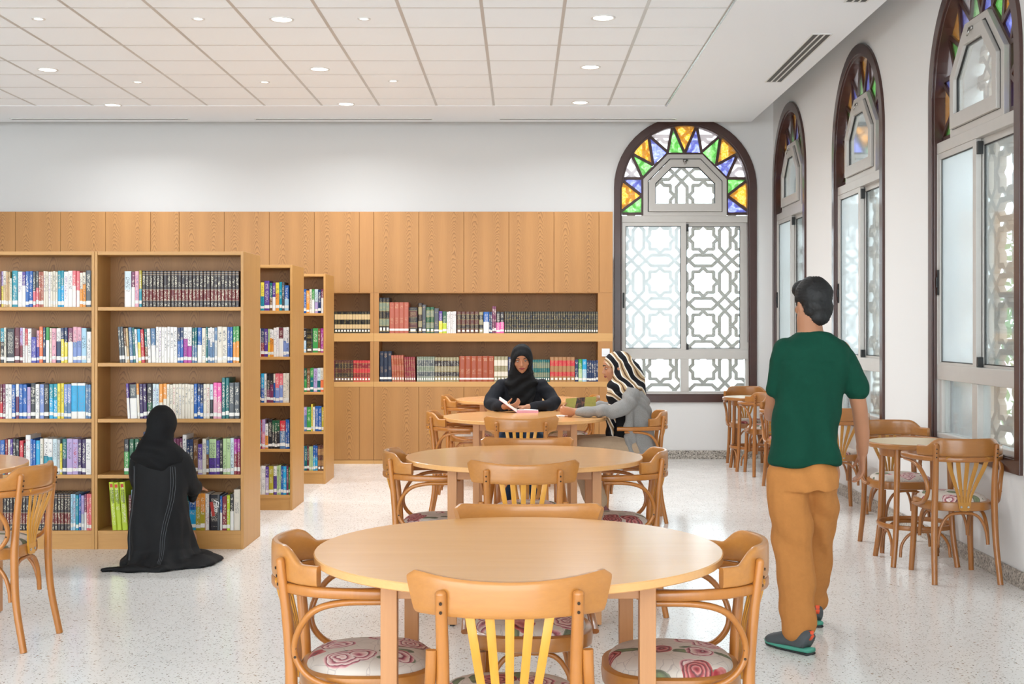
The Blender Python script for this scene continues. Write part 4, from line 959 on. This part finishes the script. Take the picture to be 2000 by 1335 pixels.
def head(b, M, s=1.0):
    """M: head frame, x right, y forward, z up, origin at centre of skull"""
    E = lambda c, r: b.ell(M @ Vector([v*s for v in c]), [v*s for v in r], rot=M.to_3x3())
    E((0, -.012, .022), (.076, .094, .090)); E((0, .028, -.030), (.060, .064, .074)); E((0, .040, -.078), (.038, .042, .030)); E((0, .062, -.092), (.020, .022, .018))
    E((0, .060, .035), (.055, .034, .045))                                   # brow
    for sx in (-1, 1): E((sx*.040, .054, -.022), (.026, .030, .026)); E((sx*.079, -.012, -.012), (.010, .018, .030)); E((sx*.030, .083, .020), (.021, .012, .008))
    b.sweep([M @ Vector([v*s for v in p]) for p in ((0, .088, .014), (0, .099, -.008), (0, .111, -.028), (0, .096, -.038))], [.014*s, .017*s, .024*s, .026*s], [.016*s, .020*s, .022*s, .012*s], up=M.to_3x3() @ Vector((0, 1, 0)), n=10)
    for sx in (-1, 1): E((sx*.011, .098, -.031), (.009, .011, .008))
    E((0, .088, -.052), (.024, .013, .007)); E((0, .086, -.061), (.021, .013, .008))
def face_parts(M, par, s=1.0, down=0, glasses=False):
    ez = .0032 if down else .0075
    T = lambda c: M @ Vector([v*s for v in c]); R = M.to_3x3(); b = MB()
    for sx in (-1, 1): b.ell(T((sx*.031, .078, .004)), (.0120*s, .0112*s, ez*s), rot=R)
    e = b.build('eyes', MT['white'], par, smooth=True); b = MB()
    for sx in (-1, 1): b.ell(T((sx*.031, .0865, .0025-down)), (.0062*s, .004*s, min(.0062, ez)*s), rot=R)
    b.build('iris', MT['iris'], e, smooth=True)
    b = MB()
    for sx in (-1, 1):
        P = [T(p) for p in ((sx*.016, .096, .024), (sx*.030, .0945, .031), (sx*.048, .080, .025))]; b.sweep(smooth_path(P, 4), .005*s, .0065*s, up=R @ Vector((0, 0, 1)), n=8)
        P = [T(p) for p in ((sx*.018, .0885, .008), (sx*.031, .0905, .0105), (sx*.045, .082, .007))]; b.sweep(smooth_path(P, 4), .004*s, .003*s, up=R @ Vector((0, 0, 1)), n=6)
    b.build('eyebrows', MT['brow'], par, smooth=True)
    b = MB(); b.sweep(smooth_path([T(p) for p in ((-.023, .091, -.056), (-.009, .102, -.0525), (0, .1025, -.0545), (.009, .102, -.0525), (.023, .091, -.056))], 4), .008*s, lerps([.003*s, .009*s, .009*s, .009*s, .003*s], 17), up=R @ Vector((0, 0, 1)), n=8)
    b.sweep(smooth_path([T(p) for p in ((-.020, .091, -.0585), (0, .101, -.063), (.020, .091, -.0585))], 4), .008*s, lerps([.003*s, .010*s, .003*s], 9), up=R @ Vector((0, 0, 1)), n=8)
    b.build('lips', MT['lip'], par, smooth=True)
    if glasses:
        b = MB()
        for sx in (-1, 1): b.tube([T((sx*.034+.026*math.cos(a), .101-.004*abs(math.cos(a)), .002+.020*math.sin(a))) for a in [i*2*PI/16 for i in range(17)]], .0012*s, 6)
        b.tube([T((-.009, .103, .008)), T((0, .105, .010)), T((.009, .103, .008))], .0012*s, 6); b.build('glasses', MT['black'], par, smooth=True)
def frame(loc, yaw=0, pitch=0, roll=0):     # yaw: 0 looks to +y; positive pitch looks down
    return Matrix.Translation(loc) @ Matrix.Rotation(yaw, 4, 'Z') @ Matrix.Rotation(-pitch, 4, 'X') @ Matrix.Rotation(roll, 4, 'Y')
def person(name, loc, label):
    t = empty('person', loc); tag(t, label, 'person'); return t
def oval(z, cx, cy, rx, ry, n=48, f=None, e=2.2):
    out = []
    for k in range(n):
        a = 2*PI*k/n; x, y = sup(a, e); g = 1+(f(a) if f else 0); out.append((cx+rx*x*g, cy+ry*y*g, z))
    return out
NZ = lambda p, s, o=0: noise.noise(Vector(p)*s+Vector((o, o*1.3, -o)))

# ---------------- woman kneeling at the bookcase (origin on the floor)
K = person('person', (-2.235, 7.84, 0), 'person kneeling on the floor in a long black abaya and headscarf, facing the shelves')
b = MB()
HK = frame((-.005, .045, .850), -.12, .25); head(b, HK, .98)
limb(b, [(0, .035, .80), (0, .0, .70)], [.052, .058])
b.loft([oval(z, 0, cy, rx, ry) for z, cy, rx, ry in ((.10, 0, .15, .16), (.28, .0, .165, .13), (.42, .01, .13, .10), (.55, .0, .15, .105), (.68, .0, .15, .085), (.71, .0, .09, .06))])
for s in (-1, 1):
    limb(b, [(s*.125, .0, .65), (s*.150, .04, .55), (s*.150, .25, .425)], [.040, .036, .028]); hand(b, (s*.150, .27, .415), (-s*.1, 1, .05), (0, 0, -1), .92, .35, -s)
    limb(b, [(s*.08, .05, .20), (s*.10, .26, .10)], [.075, .06]); limb(b, [(s*.10, .24, .09), (s*.09, -.12, .06)], [.055, .035])
organic('body', b, MT['skin2'], K, .007)
b = MB()
def hem(a, amp): return amp*(.5*math.sin(5*a+1)+.3*math.sin(9*a+.5)+.25*math.sin(14*a+2))
RG = [(.000, .05, -.06, .225, .265, .09), (.012, .05, -.06, .230, .268, .09), (.030, .045, -.045, .225, .25, .07), (.055, .03, -.02, .215, .225, .05), (.10, .015, .0, .200, .205, .04), (.17, .0, .0, .190, .195, .03), (.28, -.01, .0, .180, .175, .02), (.40, -.005, .0, .166, .148, .012), (.52, .0, .0, .162, .128, .01), (.60, .0, .0, .160, .115, .0), (.655, .0, .0, .148, .10, .0), (.695, .0, .005, .105, .075, 0), (.715, 0, .01, .06, .05, 0)]
b.loft([oval(z, cx, cy, rx, ry, 64, (lambda a, A=A: hem(a, A)), 2.1) for z, cx, cy, rx, ry, A in RG])
# trailing cloth: a point to the left front, a round lobe to the right
b.loft([[(-.08, -.14, z), (-.22, -.29, z), (-.262, -.330, z*.6), (-.20, -.336, z), (-.06, -.350, z), (.12, -.335, z), (.12, -.10, z)] for z in (0., .028)])
b.loft([oval(z, .185, -.03, rx*.92, ry, 40, lambda a: .06*math.sin(6*a)) for z, rx, ry in ((0, .20, .22), (.016, .205, .225), (.034, .17, .19), (.06, .11, .14))])
b.loft([oval(z, -.115, -.02, rx*.85, ry, 40, lambda a: .08*math.sin(5*a)) for z, rx, ry in ((0, .15, .14), (.016, .15, .145), (.034, .12, .11), (.07, .07, .08))])
for s in (-1, 1):
    limb(b, [(s*.130, .0, .640), (s*.150, .03, .56), (s*.155, .12, .46), (s*.152, .24, .430)], [.055, .056, .054, .050], 1.05)
    limb(b, [(s*.150, .20, .415), (s*.150, .18, .37)], [.045, .03])
def kf(p):
    a = math.atan2(p.y, p.x); lo = max(0, 1-p.z/.5)
    low = max(0, 1-p.z/.07)
    return .006*lo*math.sin(13*a+6*NZ(p, 3))+.008*NZ(p, 9, 3)+.010*low*math.sin(38*math.hypot(p.x*.7, p.y)+7*NZ(p, 4, 1))*(1 if p.z > .01 else 0)
ab = organic('abaya', b, MT['abaya'], K, .0075, 1, kf)
b = MB()
b.ell((-.005, .040, .857), (.091, .116, .116)); b.loft([oval(z, cx, cy, rx, ry, 48) for z, cx, cy, rx, ry in ((.85, .0, .03, .086, .103), (.80, -.012, .015, .084, .098), (.755, -.02, .0, .098, .098), (.715, -.018, -.01, .128, .108), (.68, -.015, -.005, .158, .118), (.65, -.01, -.005, .168, .120), (.625, .0, -.02, .150, .115), (.60, .01, -.035, .10, .10), (.575, .015, -.05, .05, .07))])
organic('headscarf', b, MT['scarf'], K, .0065, 1, lambda p: (.006*math.sin(55*(p.z+.35*p.x)+6*NZ(p, 5))*(1 if p.z < .76 else max(0, (.80-p.z)/.04)*.8) if p.z < .80 else 0)+.004*NZ(p, 12))
bv = BVHTree.FromPolygons([v.co.copy() for v in ab.data.vertices], [tuple(q.vertices) for q in ab.data.polygons]); b = MB()
for x0_, x1_ in ((.088, .058), (.100, .070), (.112, .082), (-.155, -.15), (-.148, -.143)):
    pts = []
    for k in range(40):
        z = .60-.56*k/39; h = bv.ray_cast(Vector((x0_+(x1_-x0_)*k/39+.012*math.sin(k*.16), -1, z)), Vector((0, 1, 0)))
        if h[0] is not None: pts.append(h[0]+Vector((0, -.0008, 0)))
    if len(pts) > 3: b.tube(pts, .0009, 5, up=(1, 0, 0))
b.build('stitching', MT['stitch'], K, smooth=True)

# ---------------- woman in black reading, facing the camera (world y decreasing = forward)
Wm = person('person', (.0, 10.42, 0), 'person in black headscarf and jacket reading at the third table, facing the camera')
HW_ = frame((.003, -.215, 1.205), PI, .30, .05); b = MB(); head(b, HW_, .97)
limb(b, [(0, -.19, 1.14), (0, -.10, 1.02)], [.050, .058])
b.loft([oval(z, 0, cy, rx, ry) for z, cy, rx, ry in ((.47, .03, .17, .15), (.60, .02, .155, .13), (.75, .0, .135, .105), (.90, -.04, .145, .10), (.985, -.07, .14, .08), (1.02, -.08, .09, .06))])
hl, hr = (-.095, -.535, .835), (.015, -.50, .828)
limb(b, [(-.15, -.08, .965), (-.225, -.15, .89), (-.245, -.24, .838), (-.19, -.40, .835), (-.125, -.50, .832)], [.040, .038, .036, .030, .024]); hand(b, (-.118, -.515, .832), (1, -.55, .15), (.1, .45, 1), .95, .75, 1)
limb(b, [(.15, -.08, .965), (.235, -.15, .89), (.262, -.25, .845), (.15, -.41, .832), (.05, -.46, .828)], [.040, .038, .036, .030, .024]); hand(b, (.045, -.462, .826), (-1, -.12, .02), (0, 0, -1), .95, .25, 1)
for s in (-1, 1): limb(b, [(s*.09, .02, .56), (s*.11, -.36, .55)], [.08, .06]); limb(b, [(s*.11, -.36, .53), (s*.12, -.30, .09)], [.058, .036]); limb(b, [(s*.12, -.30, .045), (s*.125, -.44, .035)], [.034, .030])
organic('body', b, MT['skin'], Wm, .0062, 1); face_parts(HW_, Wm, .97, .002)
b = MB(); b.loft([oval(z, 0, cy, rx, ry, 48) for z, cy, rx, ry in ((.48, .03, .20, .17), (.60, .02, .18, .15), (.75, .0, .162, .128), (.88, -.035, .180, .125), (.97, -.06, .190, .11), (1.015, -.07, .165, .09), (1.05, -.09, .09, .065))])
limb(b, [(-.165, -.08, .97), (-.225, -.15, .89), (-.245, -.24, .838), (-.19, -.40, .835), (-.150, -.47, .833)], [.064, .060, .054, .044, .036]); limb(b, [(.165, -.08, .97), (.235, -.15, .89), (.262, -.25, .845), (.15, -.41, .832), (.085, -.450, .828)], [.064, .060, .054, .043, .036])
organic('jacket', b, MT['jersey'], Wm, .0075, 1, lambda p: .007*NZ(p, 14)+.0045*math.sin(50*p.z+5*NZ(p, 6))*(1 if abs(p.x) > .13 else .3))
b = MB()
for s in (-1, 1): limb(b, [(s*.09, .02, .565), (s*.11, -.37, .555)], [.095, .075]); limb(b, [(s*.11, -.37, .54), (s*.12, -.31, .09)], [.072, .055])
organic('trousers', b, MT['jeans'], Wm, .01, 1, lambda p: .005*NZ(p, 10))
b = MB(); b.ell((.003, -.205, 1.212), (.090, .118, .112), rot=frame((0, 0, 0), PI, .30).to_3x3())
b.loft([oval(z, cx, cy, rx, ry, 48) for z, cx, cy, rx, ry in ((1.20, .003, -.185, .088, .088), (1.12, .0, -.155, .090, .092), (1.06, 0, -.135, .110, .105), (1.01, 0, -.125, .135, .112), (.96, 0, -.13, .125, .105), (.90, .005, -.15, .105, .085), (.84, .01, -.16, .075, .055))])
IW = HW_.inverted()
def cutw(p):
    q = IW @ p; return q.y > .02 and ((q.x/.056)**2+((q.z+.026)/.076)**2) < 1
organic('headscarf', b, MT['scarf'], Wm, .006, 1, lambda p: (.006*math.sin(60*(p.z-.4*p.x)+5*NZ(p, 6)) if p.z < 1.08 else .002*math.sin(90*(p.y+p.z*.6)))+.004*NZ(p, 14), cutw, .004)

# ---------------- woman in grey cardigan, in profile, looking to -x
Pw = person('person', (.80, 9.50, 0), 'person in striped headscarf, grey cardigan and beige trousers holding an open book')
HP = frame((-.088, -.02, 1.158), PI/2, .20, 0); b = MB(); head(b, HP, .97)
limb(b, [(-.075, -.02, 1.09), (-.02, -.02, .98)], [.050, .056])
def ovx(z, cx, rx, ry): return oval(z, cx, -.02, rx, ry, 48)
b.loft([ovx(z, cx, rx, ry) for z, cx, rx, ry in ((.47, .03, .15, .16), (.60, .04, .125, .15), (.75, .04, .10, .13), (.90, .02, .10, .15), (.98, .0, .08, .15), (1.02, -.01, .05, .09))])
limb(b, [(.02, -.155, .95), (-.03, -.205, .88), (-.10, -.208, .845), (-.30, -.168, .838), (-.395, -.155, .832)], [.042, .040, .036, .030, .024]); hand(b, (-.40, -.150, .832), (-1, .10, .05), (.15, 1, .45), .95, .85, 1)
limb(b, [(.0, .135, .965), (-.07, .16, .845), (-.30, .10, .835), (-.375, .06, .835)], [.044, .040, .030, .024]); hand(b, (-.38, .055, .835), (-1, -.25, .05), (.15, -.9, .6), .95, .8, -1)
LG = ((-.125, -.13, 0), (.09, .06, .08))
for y_, dx in ((-.11, .0), (.08, -.06)):
    limb(b, [(.04, y_, .545), (-.34+dx, y_, .555)], [.080, .060]); limb(b, [(-.34+dx, y_, .535), (-.20+dx, y_, .14)], [.056, .036]); limb(b, [(-.20+dx, y_, .12), (-.28+dx, y_, .045)], [.034, .028])
organic('body', b, MT['skin2'], Pw, .0062, 1); face_parts(HP, Pw, .97, .003)
b = MB(); b.loft([ovx(z, cx, rx, ry) for z, cx, rx, ry in ((.50, -.02, .12, .14), (.62, -.01, .115, .14), (.75, .0, .105, .12), (.90, -.01, .10, .13), (.99, -.02, .06, .10))]); organic('black_top', b, MT['blackt'], Pw, .009, 1, lambda p: .004*NZ(p, 12))
b = MB()
b.loft([oval(z, cx, -.02, rx, ry, 48) for z, cx, rx, ry in ((.46, .10, .125, .200), (.55, .10, .12, .190), (.66, .095, .105, .172), (.78, .08, .100, .160), (.90, .055, .105, .175), (.97, .03, .09, .178), (1.015, .015, .065, .14), (1.04, .0, .04, .09))])
limb(b, [(.02, -.165, .955), (-.03, -.215, .88), (-.10, -.215, .845), (-.30, -.172, .838), (-.375, -.160, .834)], [.064, .062, .056, .042, .034]); limb(b, [(.02, .125, .955), (-.04, .17, .88), (-.10, .165, .845), (-.30, .105, .838), (-.355, .07, .836)], [.064, .060, .054, .040, .033])
for y_ in (-.175, .145): b.loft([oval(z, cx, y_, rx, .03, 24) for z, cx, rx in ((.50, .0, .05), (.65, .0, .04), (.80, .0, .035), (.93, .0, .03))])
organic('cardigan', b, MT['cardigan'], Pw, .0072, 1, lambda p: .008*NZ(p, 11)+.0075*math.sin(46*(p.x*.9+p.z)+8*NZ(p, 5))*(1 if p.z < .95 else .4))
b = MB()
for y_, dx in ((-.11, .0), (.08, -.06)): limb(b, [(.05, y_, .555), (-.34+dx, y_, .565)], [.098, .074]); limb(b, [(-.34+dx, y_, .55), (-.215+dx, y_, .16)], [.070, .056])
organic('trousers', b, MT['beige'], Pw, .009, 1, lambda p: .007*NZ(p, 12))
for y_, dx in ((-.11, .0), (.08, -.06)):
    b = MB(); b.sweep(smooth_path([(-.165+dx, y_, .125), (-.215+dx, y_, .085), (-.28+dx, y_, .045), (-.345+dx, y_, .030)], 4), lerps([.06, .074, .084, .066], 13), lerps([.07, .075, .06, .035], 13), up=(0, 0, 1), n=14, e=2.4); sh = b.build('shoe', MT['maroon'], Pw, smooth=True)
    b = MB(); b.sweep(smooth_path([(-.135+dx, y_, .095), (-.195+dx, y_, .045), (-.27+dx, y_, .014), (-.355+dx, y_, .012)], 4), lerps([.064, .076, .088, .07], 13), .018, up=(0, 0, 1), n=12, e=3); b.build('sole', MT['wsole'], sh, smooth=True)
b = MB(); RP = frame((0, 0, 0), PI/2, .2).to_3x3(); b.ell((-.068, -.02, 1.170), (.090, .118, .112), rot=RP)
b.loft([oval(z, cx, -.02, rx, ry, 48) for z, cx, rx, ry in ((1.19, -.045, .10, .088), (1.12, -.035, .108, .092), (1.06, -.035, .108, .108), (1.01, -.03, .125, .140), (.965, -.03, .130, .150), (.93, -.05, .105, .12), (.86, -.10, .055, .085), (.76, -.125, .040, .07), (.66, -.130, .034, .06), (.58, -.125, .025, .05))])
limb(b, [(.0, -.02, 1.13), (.06, -.02, 1.04), (.085, -.03, .975)], [.095, .080, .06]); limb(b, [(.02, .10, 1.0), (.07, -.02, 1.0), (.03, -.15, .995)], [.04, .05, .04])
IP = HP.inverted()
def cutp(p):
    q = IP @ p; return q.y > -.006 and ((q.x/.075)**2+((q.z+.020)/.080)**2) < 1 and q.y > .05-abs(q.x)*1.1+max(0, -.07-q.z)*2
organic('headscarf', b, MT['zebra'], Pw, .006, 1, lambda p: .0065*math.sin(48*(p.z+.7*p.x)+6*NZ(p, 5))*(1 if p.z < 1.1 else .35)+.005*NZ(p, 13), cutp, .004)

# ---------------- man walking away
Mn = person('person', (1.285, 5.75, 0), 'person with black hair in green T-shirt and tan trousers walking away from the camera')
HM = frame((.045, .030, 1.560), .30, .12, .0); b = MB(); head(b, HM, .91)
limb(b, [(.025, .01, 1.50), (.03, -.01, 1.40)], [.056, .060])
b.loft([oval(z, cx, cy, rx, ry) for z, cx, cy, rx, ry in ((.80, .01, .0, .13, .10), (.92, .01, .0, .12, .09), (1.05, .015, .0, .12, .085), (1.2, .03, .0, .13, .09), (1.33, .035, -.01, .145, .095), (1.39, .035, -.01, .11, .07), (1.43, .03, -.01, .06, .05))])
limb(b, [(.165, -.005, 1.35), (.222, .0, 1.22), (.262, .03, 1.08)], [.046, .042, .036]); limb(b, [(.262, .03, 1.08), (.290, .09, .96), (.305, .14, .87)], [.036, .034, .025]); hand(b, (.305, .145, .865), (.05, .25, -1), (-1, .1, 0), 1.0, .45, 1)
limb(b, [(-.075, -.005, 1.345), (-.110, .03, 1.22), (-.115, .12, 1.10)], [.046, .042, .036]); limb(b, [(-.115, .12, 1.10), (-.10, .26, 1.04), (-.08, .33, 1.03)], [.036, .033, .025]); hand(b, (-.075, .335, 1.03), (.45, 1, .1), (1, -.3, 0), 1.0, .5, -1)
limb(b, [(-.075, .0, .80), (-.045, .02, .47), (-.040, -.085, .09)], [.085, .058, .040]); limb(b, [(.085, .02, .80), (.12, .25, .44), (.145, .46, .09)], [.085, .058, .040])
limb(b, [(-.042, -.09, .05), (-.075, .04, .03)], [.035, .030]); limb(b, [(.145, .47, .05), (.145, .60, .03)], [.035, .030])
organic('body', b, MT['skin'], Mn, .0068, 1)
face_parts(HM, Mn, .91)
b = MB(); b.loft([oval(z, cx, cy, rx, ry, 56) for z, cx, cy, rx, ry in ((.835, .005, .0, .158, .130), (.86, .005, .0, .158, .130), (1.0, .012, .0, .148, .115), (1.15, .022, .0, .155, .115), (1.28, .038, -.005, .163, .115), (1.355, .042, -.01, .158, .098), (1.40, .045, -.01, .120, .078), (1.43, .045, -.01, .070, .06))])
limb(b, [(.155, -.005, 1.355), (.198, -.002, 1.27), (.238, .012, 1.17)], [.052, .054, .054], 1, (0, 1, 0)); limb(b, [(-.080, -.005, 1.350), (-.108, .01, 1.27), (-.122, .04, 1.175)], [.056, .054, .052], 1, (0, 1, 0))
organic('t_shirt', b, MT['green'], Mn, .0075, 1, lambda p: .009*NZ(p, 7)+.009*math.sin(30*(p.x*.9+p.z*.6)+6*NZ(p, 3))*(1 if p.z < 1.3 else .4)+.003*NZ(p, 18))
b = MB()
b.loft([oval(z, .005, 0, rx, ry, 48) for z, rx, ry in ((.72, .156, .122), (.80, .152, .116), (.865, .132, .096))])
limb(b, [(-.072, .0, .78), (-.060, .01, .60), (-.043, .02, .44), (-.040, -.03, .25), (-.040, -.075, .115)], [.096, .098, .092, .084, .078], 1.0, (0, 1, 0)); limb(b, [(.075, .02, .78), (.098, .14, .60), (.115, .25, .44), (.13, .37, .25), (.145, .45, .12)], [.094, .092, .085, .076, .068], 1.0, (0, 1, 0))
organic('trousers', b, MT['tan'], Mn, .008, 1, lambda p: .008*NZ(p, 8)+.006*math.sin(24*(p.z+p.x*1.3)+6*NZ(p, 4)))
b = MB(); Rm = HM.to_3x3(); Hc = lambda x, y, z: HM @ Vector((x, y, z))
b.ell(Hc(0, -.018, .034), (.082, .096, .090), rot=Rm, n=20, m=16); b.ell(Hc(0, -.050, -.020), (.071, .061, .072), rot=Rm); b.ell(Hc(.0, .045, .070), (.070, .055, .048), rot=Rm); b.ell(Hc(.0, -.062, -.062), (.050, .040, .045), rot=Rm)
IM = HM.inverted()
organic('hair', b, MT['hair'], Mn, .005, 1, lambda p: .0045*math.sin(190*math.atan2((IM@p).x, (IM@p).z)*.35+9*NZ(p, 22))*.3+.005*NZ(p, 26), lambda p: (IM@p).y > .058 and (IM@p).z < .052)
def shoe(par, M):
    T = lambda L_: [M @ Vector(p) for p in L_]; R = M.to_3x3(); up = R @ Vector((0, 0, 1)); s_ = M.to_scale()[0]
    b = MB(); b.sweep(smooth_path(T([(0, -.045, .062), (0, -.02, .072), (0, .05, .066), (0, .13, .048), (0, .195, .034), (0, .225, .028)]), 4), lerps([.062, .074, .082, .094, .086, .050], 21), lerps([.085, .095, .085, .064, .050, .030], 21), up=up, n=16, e=2.5)
    o = b.build('shoe', MT['sg'], par, smooth=True)
    b = MB(); b.sweep(smooth_path(T([(0, -.055, .024), (0, .03, .020), (0, .12, .019), (0, .20, .020), (0, .236, .026)]), 4), lerps([.062, .072, .086, .078, .036], 17), .020, up=up, n=14, e=4); b.build('midsole', MT['ss'], o, smooth=True)
    b = MB(); b.sweep(smooth_path(T([(0, -.055, .007), (0, .03, .006), (0, .12, .006), (0, .20, .008), (0, .232, .016)]), 4), lerps([.062, .070, .084, .076, .036], 17), .012, up=up, n=14, e=4); b.build('outsole', MT['sb'], o, smooth=True)
    b = MB(); b.sweep(T([(0, -.052, .075), (0, -.066, .095), (0, -.060, .120), (0, -.045, .115)]), .022, .006, up=R @ Vector((0, 1, 0)), n=8); b.build('pull_tab', MT['so'], o, smooth=True)
    b = MB()
    for sx in (-1, 1):
        b.sweep(T([(sx*.037, .0, .062), (sx*.040, .04, .055), (sx*.041, .075, .050)]), .005, .020, up=up, n=8); b.sweep(T([(sx*.044, .11, .042), (sx*.044, .15, .036)]), .005, .014, up=up, n=8)
    b.build('side_stripe', MT['so'], o, smooth=True)
shoe(Mn, frame((-.030, -.105, 0), .62) @ Matrix.Scale(.9, 4)); shoe(Mn, frame((.145, .42, 0), .05) @ Matrix.Scale(.9, 4))

# ================================================================= BOOKS ON THE THIRD TABLE
t = empty('open_book', (.055, 9.885, TH), -.03); tag(t, 'thick open book with white pages and pink edge in front of the woman in black', 'book')
b = MB(); b.box(-.085, .080, -.06, .06, 0, .003); b.box(-.085, .08, -.06, -.058, .003, .02); b.build('cover', MT['pink'], t)
b = MB(); pts = [(-.083+.160*i/12, .0035+.020*(1-(i/12)**3*.35)) for i in range(13)]
b.loft([[(x, y, .0033) for x, z in pts]+[(x, y, z) for x, z in reversed(pts)] for y in (-.0575, .058)]); b.build('page_block', MT['paper'], t)
b = MB(); c, s = math.cos(.62), math.sin(.62); q = lambda u, v: (-.086-u*c-v*s*0, u*s+v)
A = [q(0, .004), q(.17, .004), q(.17, .020), q(0, .024)]; b.loft([[(x, y, z) for x, z in A] for y in (-.058, .058)]); b.build('raised_pages', MT['paper'], t)
b = MB(); A = [q(0, .0), q(.173, .0), q(.173, .0035), q(0, .0035)]; b.loft([[(x, y, z) for x, z in A] for y in (-.061, .061)]); b.build('cover', MT['pink'], t)
# picture book held upright by the woman in the cardigan
t = empty('picture_book', (.44, 9.505, TH+.028), 0); t.rotation_euler = (-.42, 0, -.06); tag(t, 'olive green picture book held open by the woman in the grey cardigan', 'book')
def m_cover():
    q = NT('olive_book_cover'); q.set(.35); v = q.coord(); q.base(q.mix(q.noise(v, 22, 4, .7)[0], lin('#6f6c2c'), lin('#a59a48'))); return q.m
def m_photo():
    q = NT('dark_cover_picture'); q.set(.3); v = q.coord(); n_ = q.noise(v, 34, 4, .7)
    q.base(q.ramp(n_[0], [(.3, lin('#141210')), (.5, lin('#2b2420')), (.62, lin('#7a4a34')), (.75, lin('#a7a08c'))])); return q.m
oc, op_ = m_cover(), m_photo()
b = MB(); b.add([(-.118, 0, .0), (.118, 0, .018), (.125, 0, .125), (-.105, 0, .108), (-.118, .006, .0), (.118, .006, .018), (.125, .006, .125), (-.105, .006, .108)], [(0, 1, 2, 3), (7, 6, 5, 4), (0, 4, 5, 1), (1, 5, 6, 2), (2, 6, 7, 3), (3, 7, 4, 0)]); b.build('cover', oc, t)
b = MB(); b.add([(-.040, -.0006, .006), (.030, -.0006, .0115), (.042, -.0006, .1185), (-.022, -.0006, .1142)], [(0, 1, 2, 3)]); b.build('cover_picture', op_, t)
b = MB(); b.add([(-.113, .0065, .004), (.113, .0065, .020), (.120, .0065, .122), (-.101, .0065, .105), (-.113, .016, .004), (.113, .016, .020), (.120, .016, .122), (-.101, .016, .105)], [(0, 1, 2, 3), (7, 6, 5, 4), (0, 4, 5, 1), (1, 5, 6, 2), (2, 6, 7, 3), (3, 7, 4, 0)]); b.build('page_block', MT['paper'], t)
o = MB(); o.box(-.05, .05, -.035, .035, 0, .008); o = o.build('notepad', MT['paper'], bevel=.001); o.location = (.315, 9.44, TH+.0005); o.rotation_euler = (0, 0, .1); tag(o, 'small white notepad lying on the table by the reader\'s hands', 'notepad')
# ================================================================= OUTSIDE
for i, (x, y, s_, lb) in enumerate(((7.5, 17.5, 1.5, 'green shrub outside, seen through the middle side window'), (6.3, 13.5, 1.1, 'smaller green shrub outside the farthest side window'))):
    t = empty('shrub', (x, y, -.25)); tag(t, lb, 'shrub', 'shrubs outside the windows'); b = MB(); rr = random.Random(i+5)
    for k in range(900):
        a = rr.uniform(0, 2*PI); z = rr.uniform(.3, 3.1); R = s_*(.35+.65*math.sin(PI*min(1, z/3.2)))*rr.uniform(.5, 1); c = Vector((R*math.cos(a), R*math.sin(a), z)); d1 = Vector((rr.gauss(0, 1), rr.gauss(0, 1), rr.gauss(0, 1))).normalized()*.10; d2 = d1.cross(Vector((rr.random(), rr.random(), 1))).normalized()*.045
        b.add([c-d1, c-d2, c+d1, c+d2], [(0, 1, 2, 3)])
    q = b.build('foliage', MT['leaf'], t); b = MB(); b.cyl((0, 0), .09, 0, 2.2, 10, r1=.03); b.build('trunk', MT['chair2'], t)
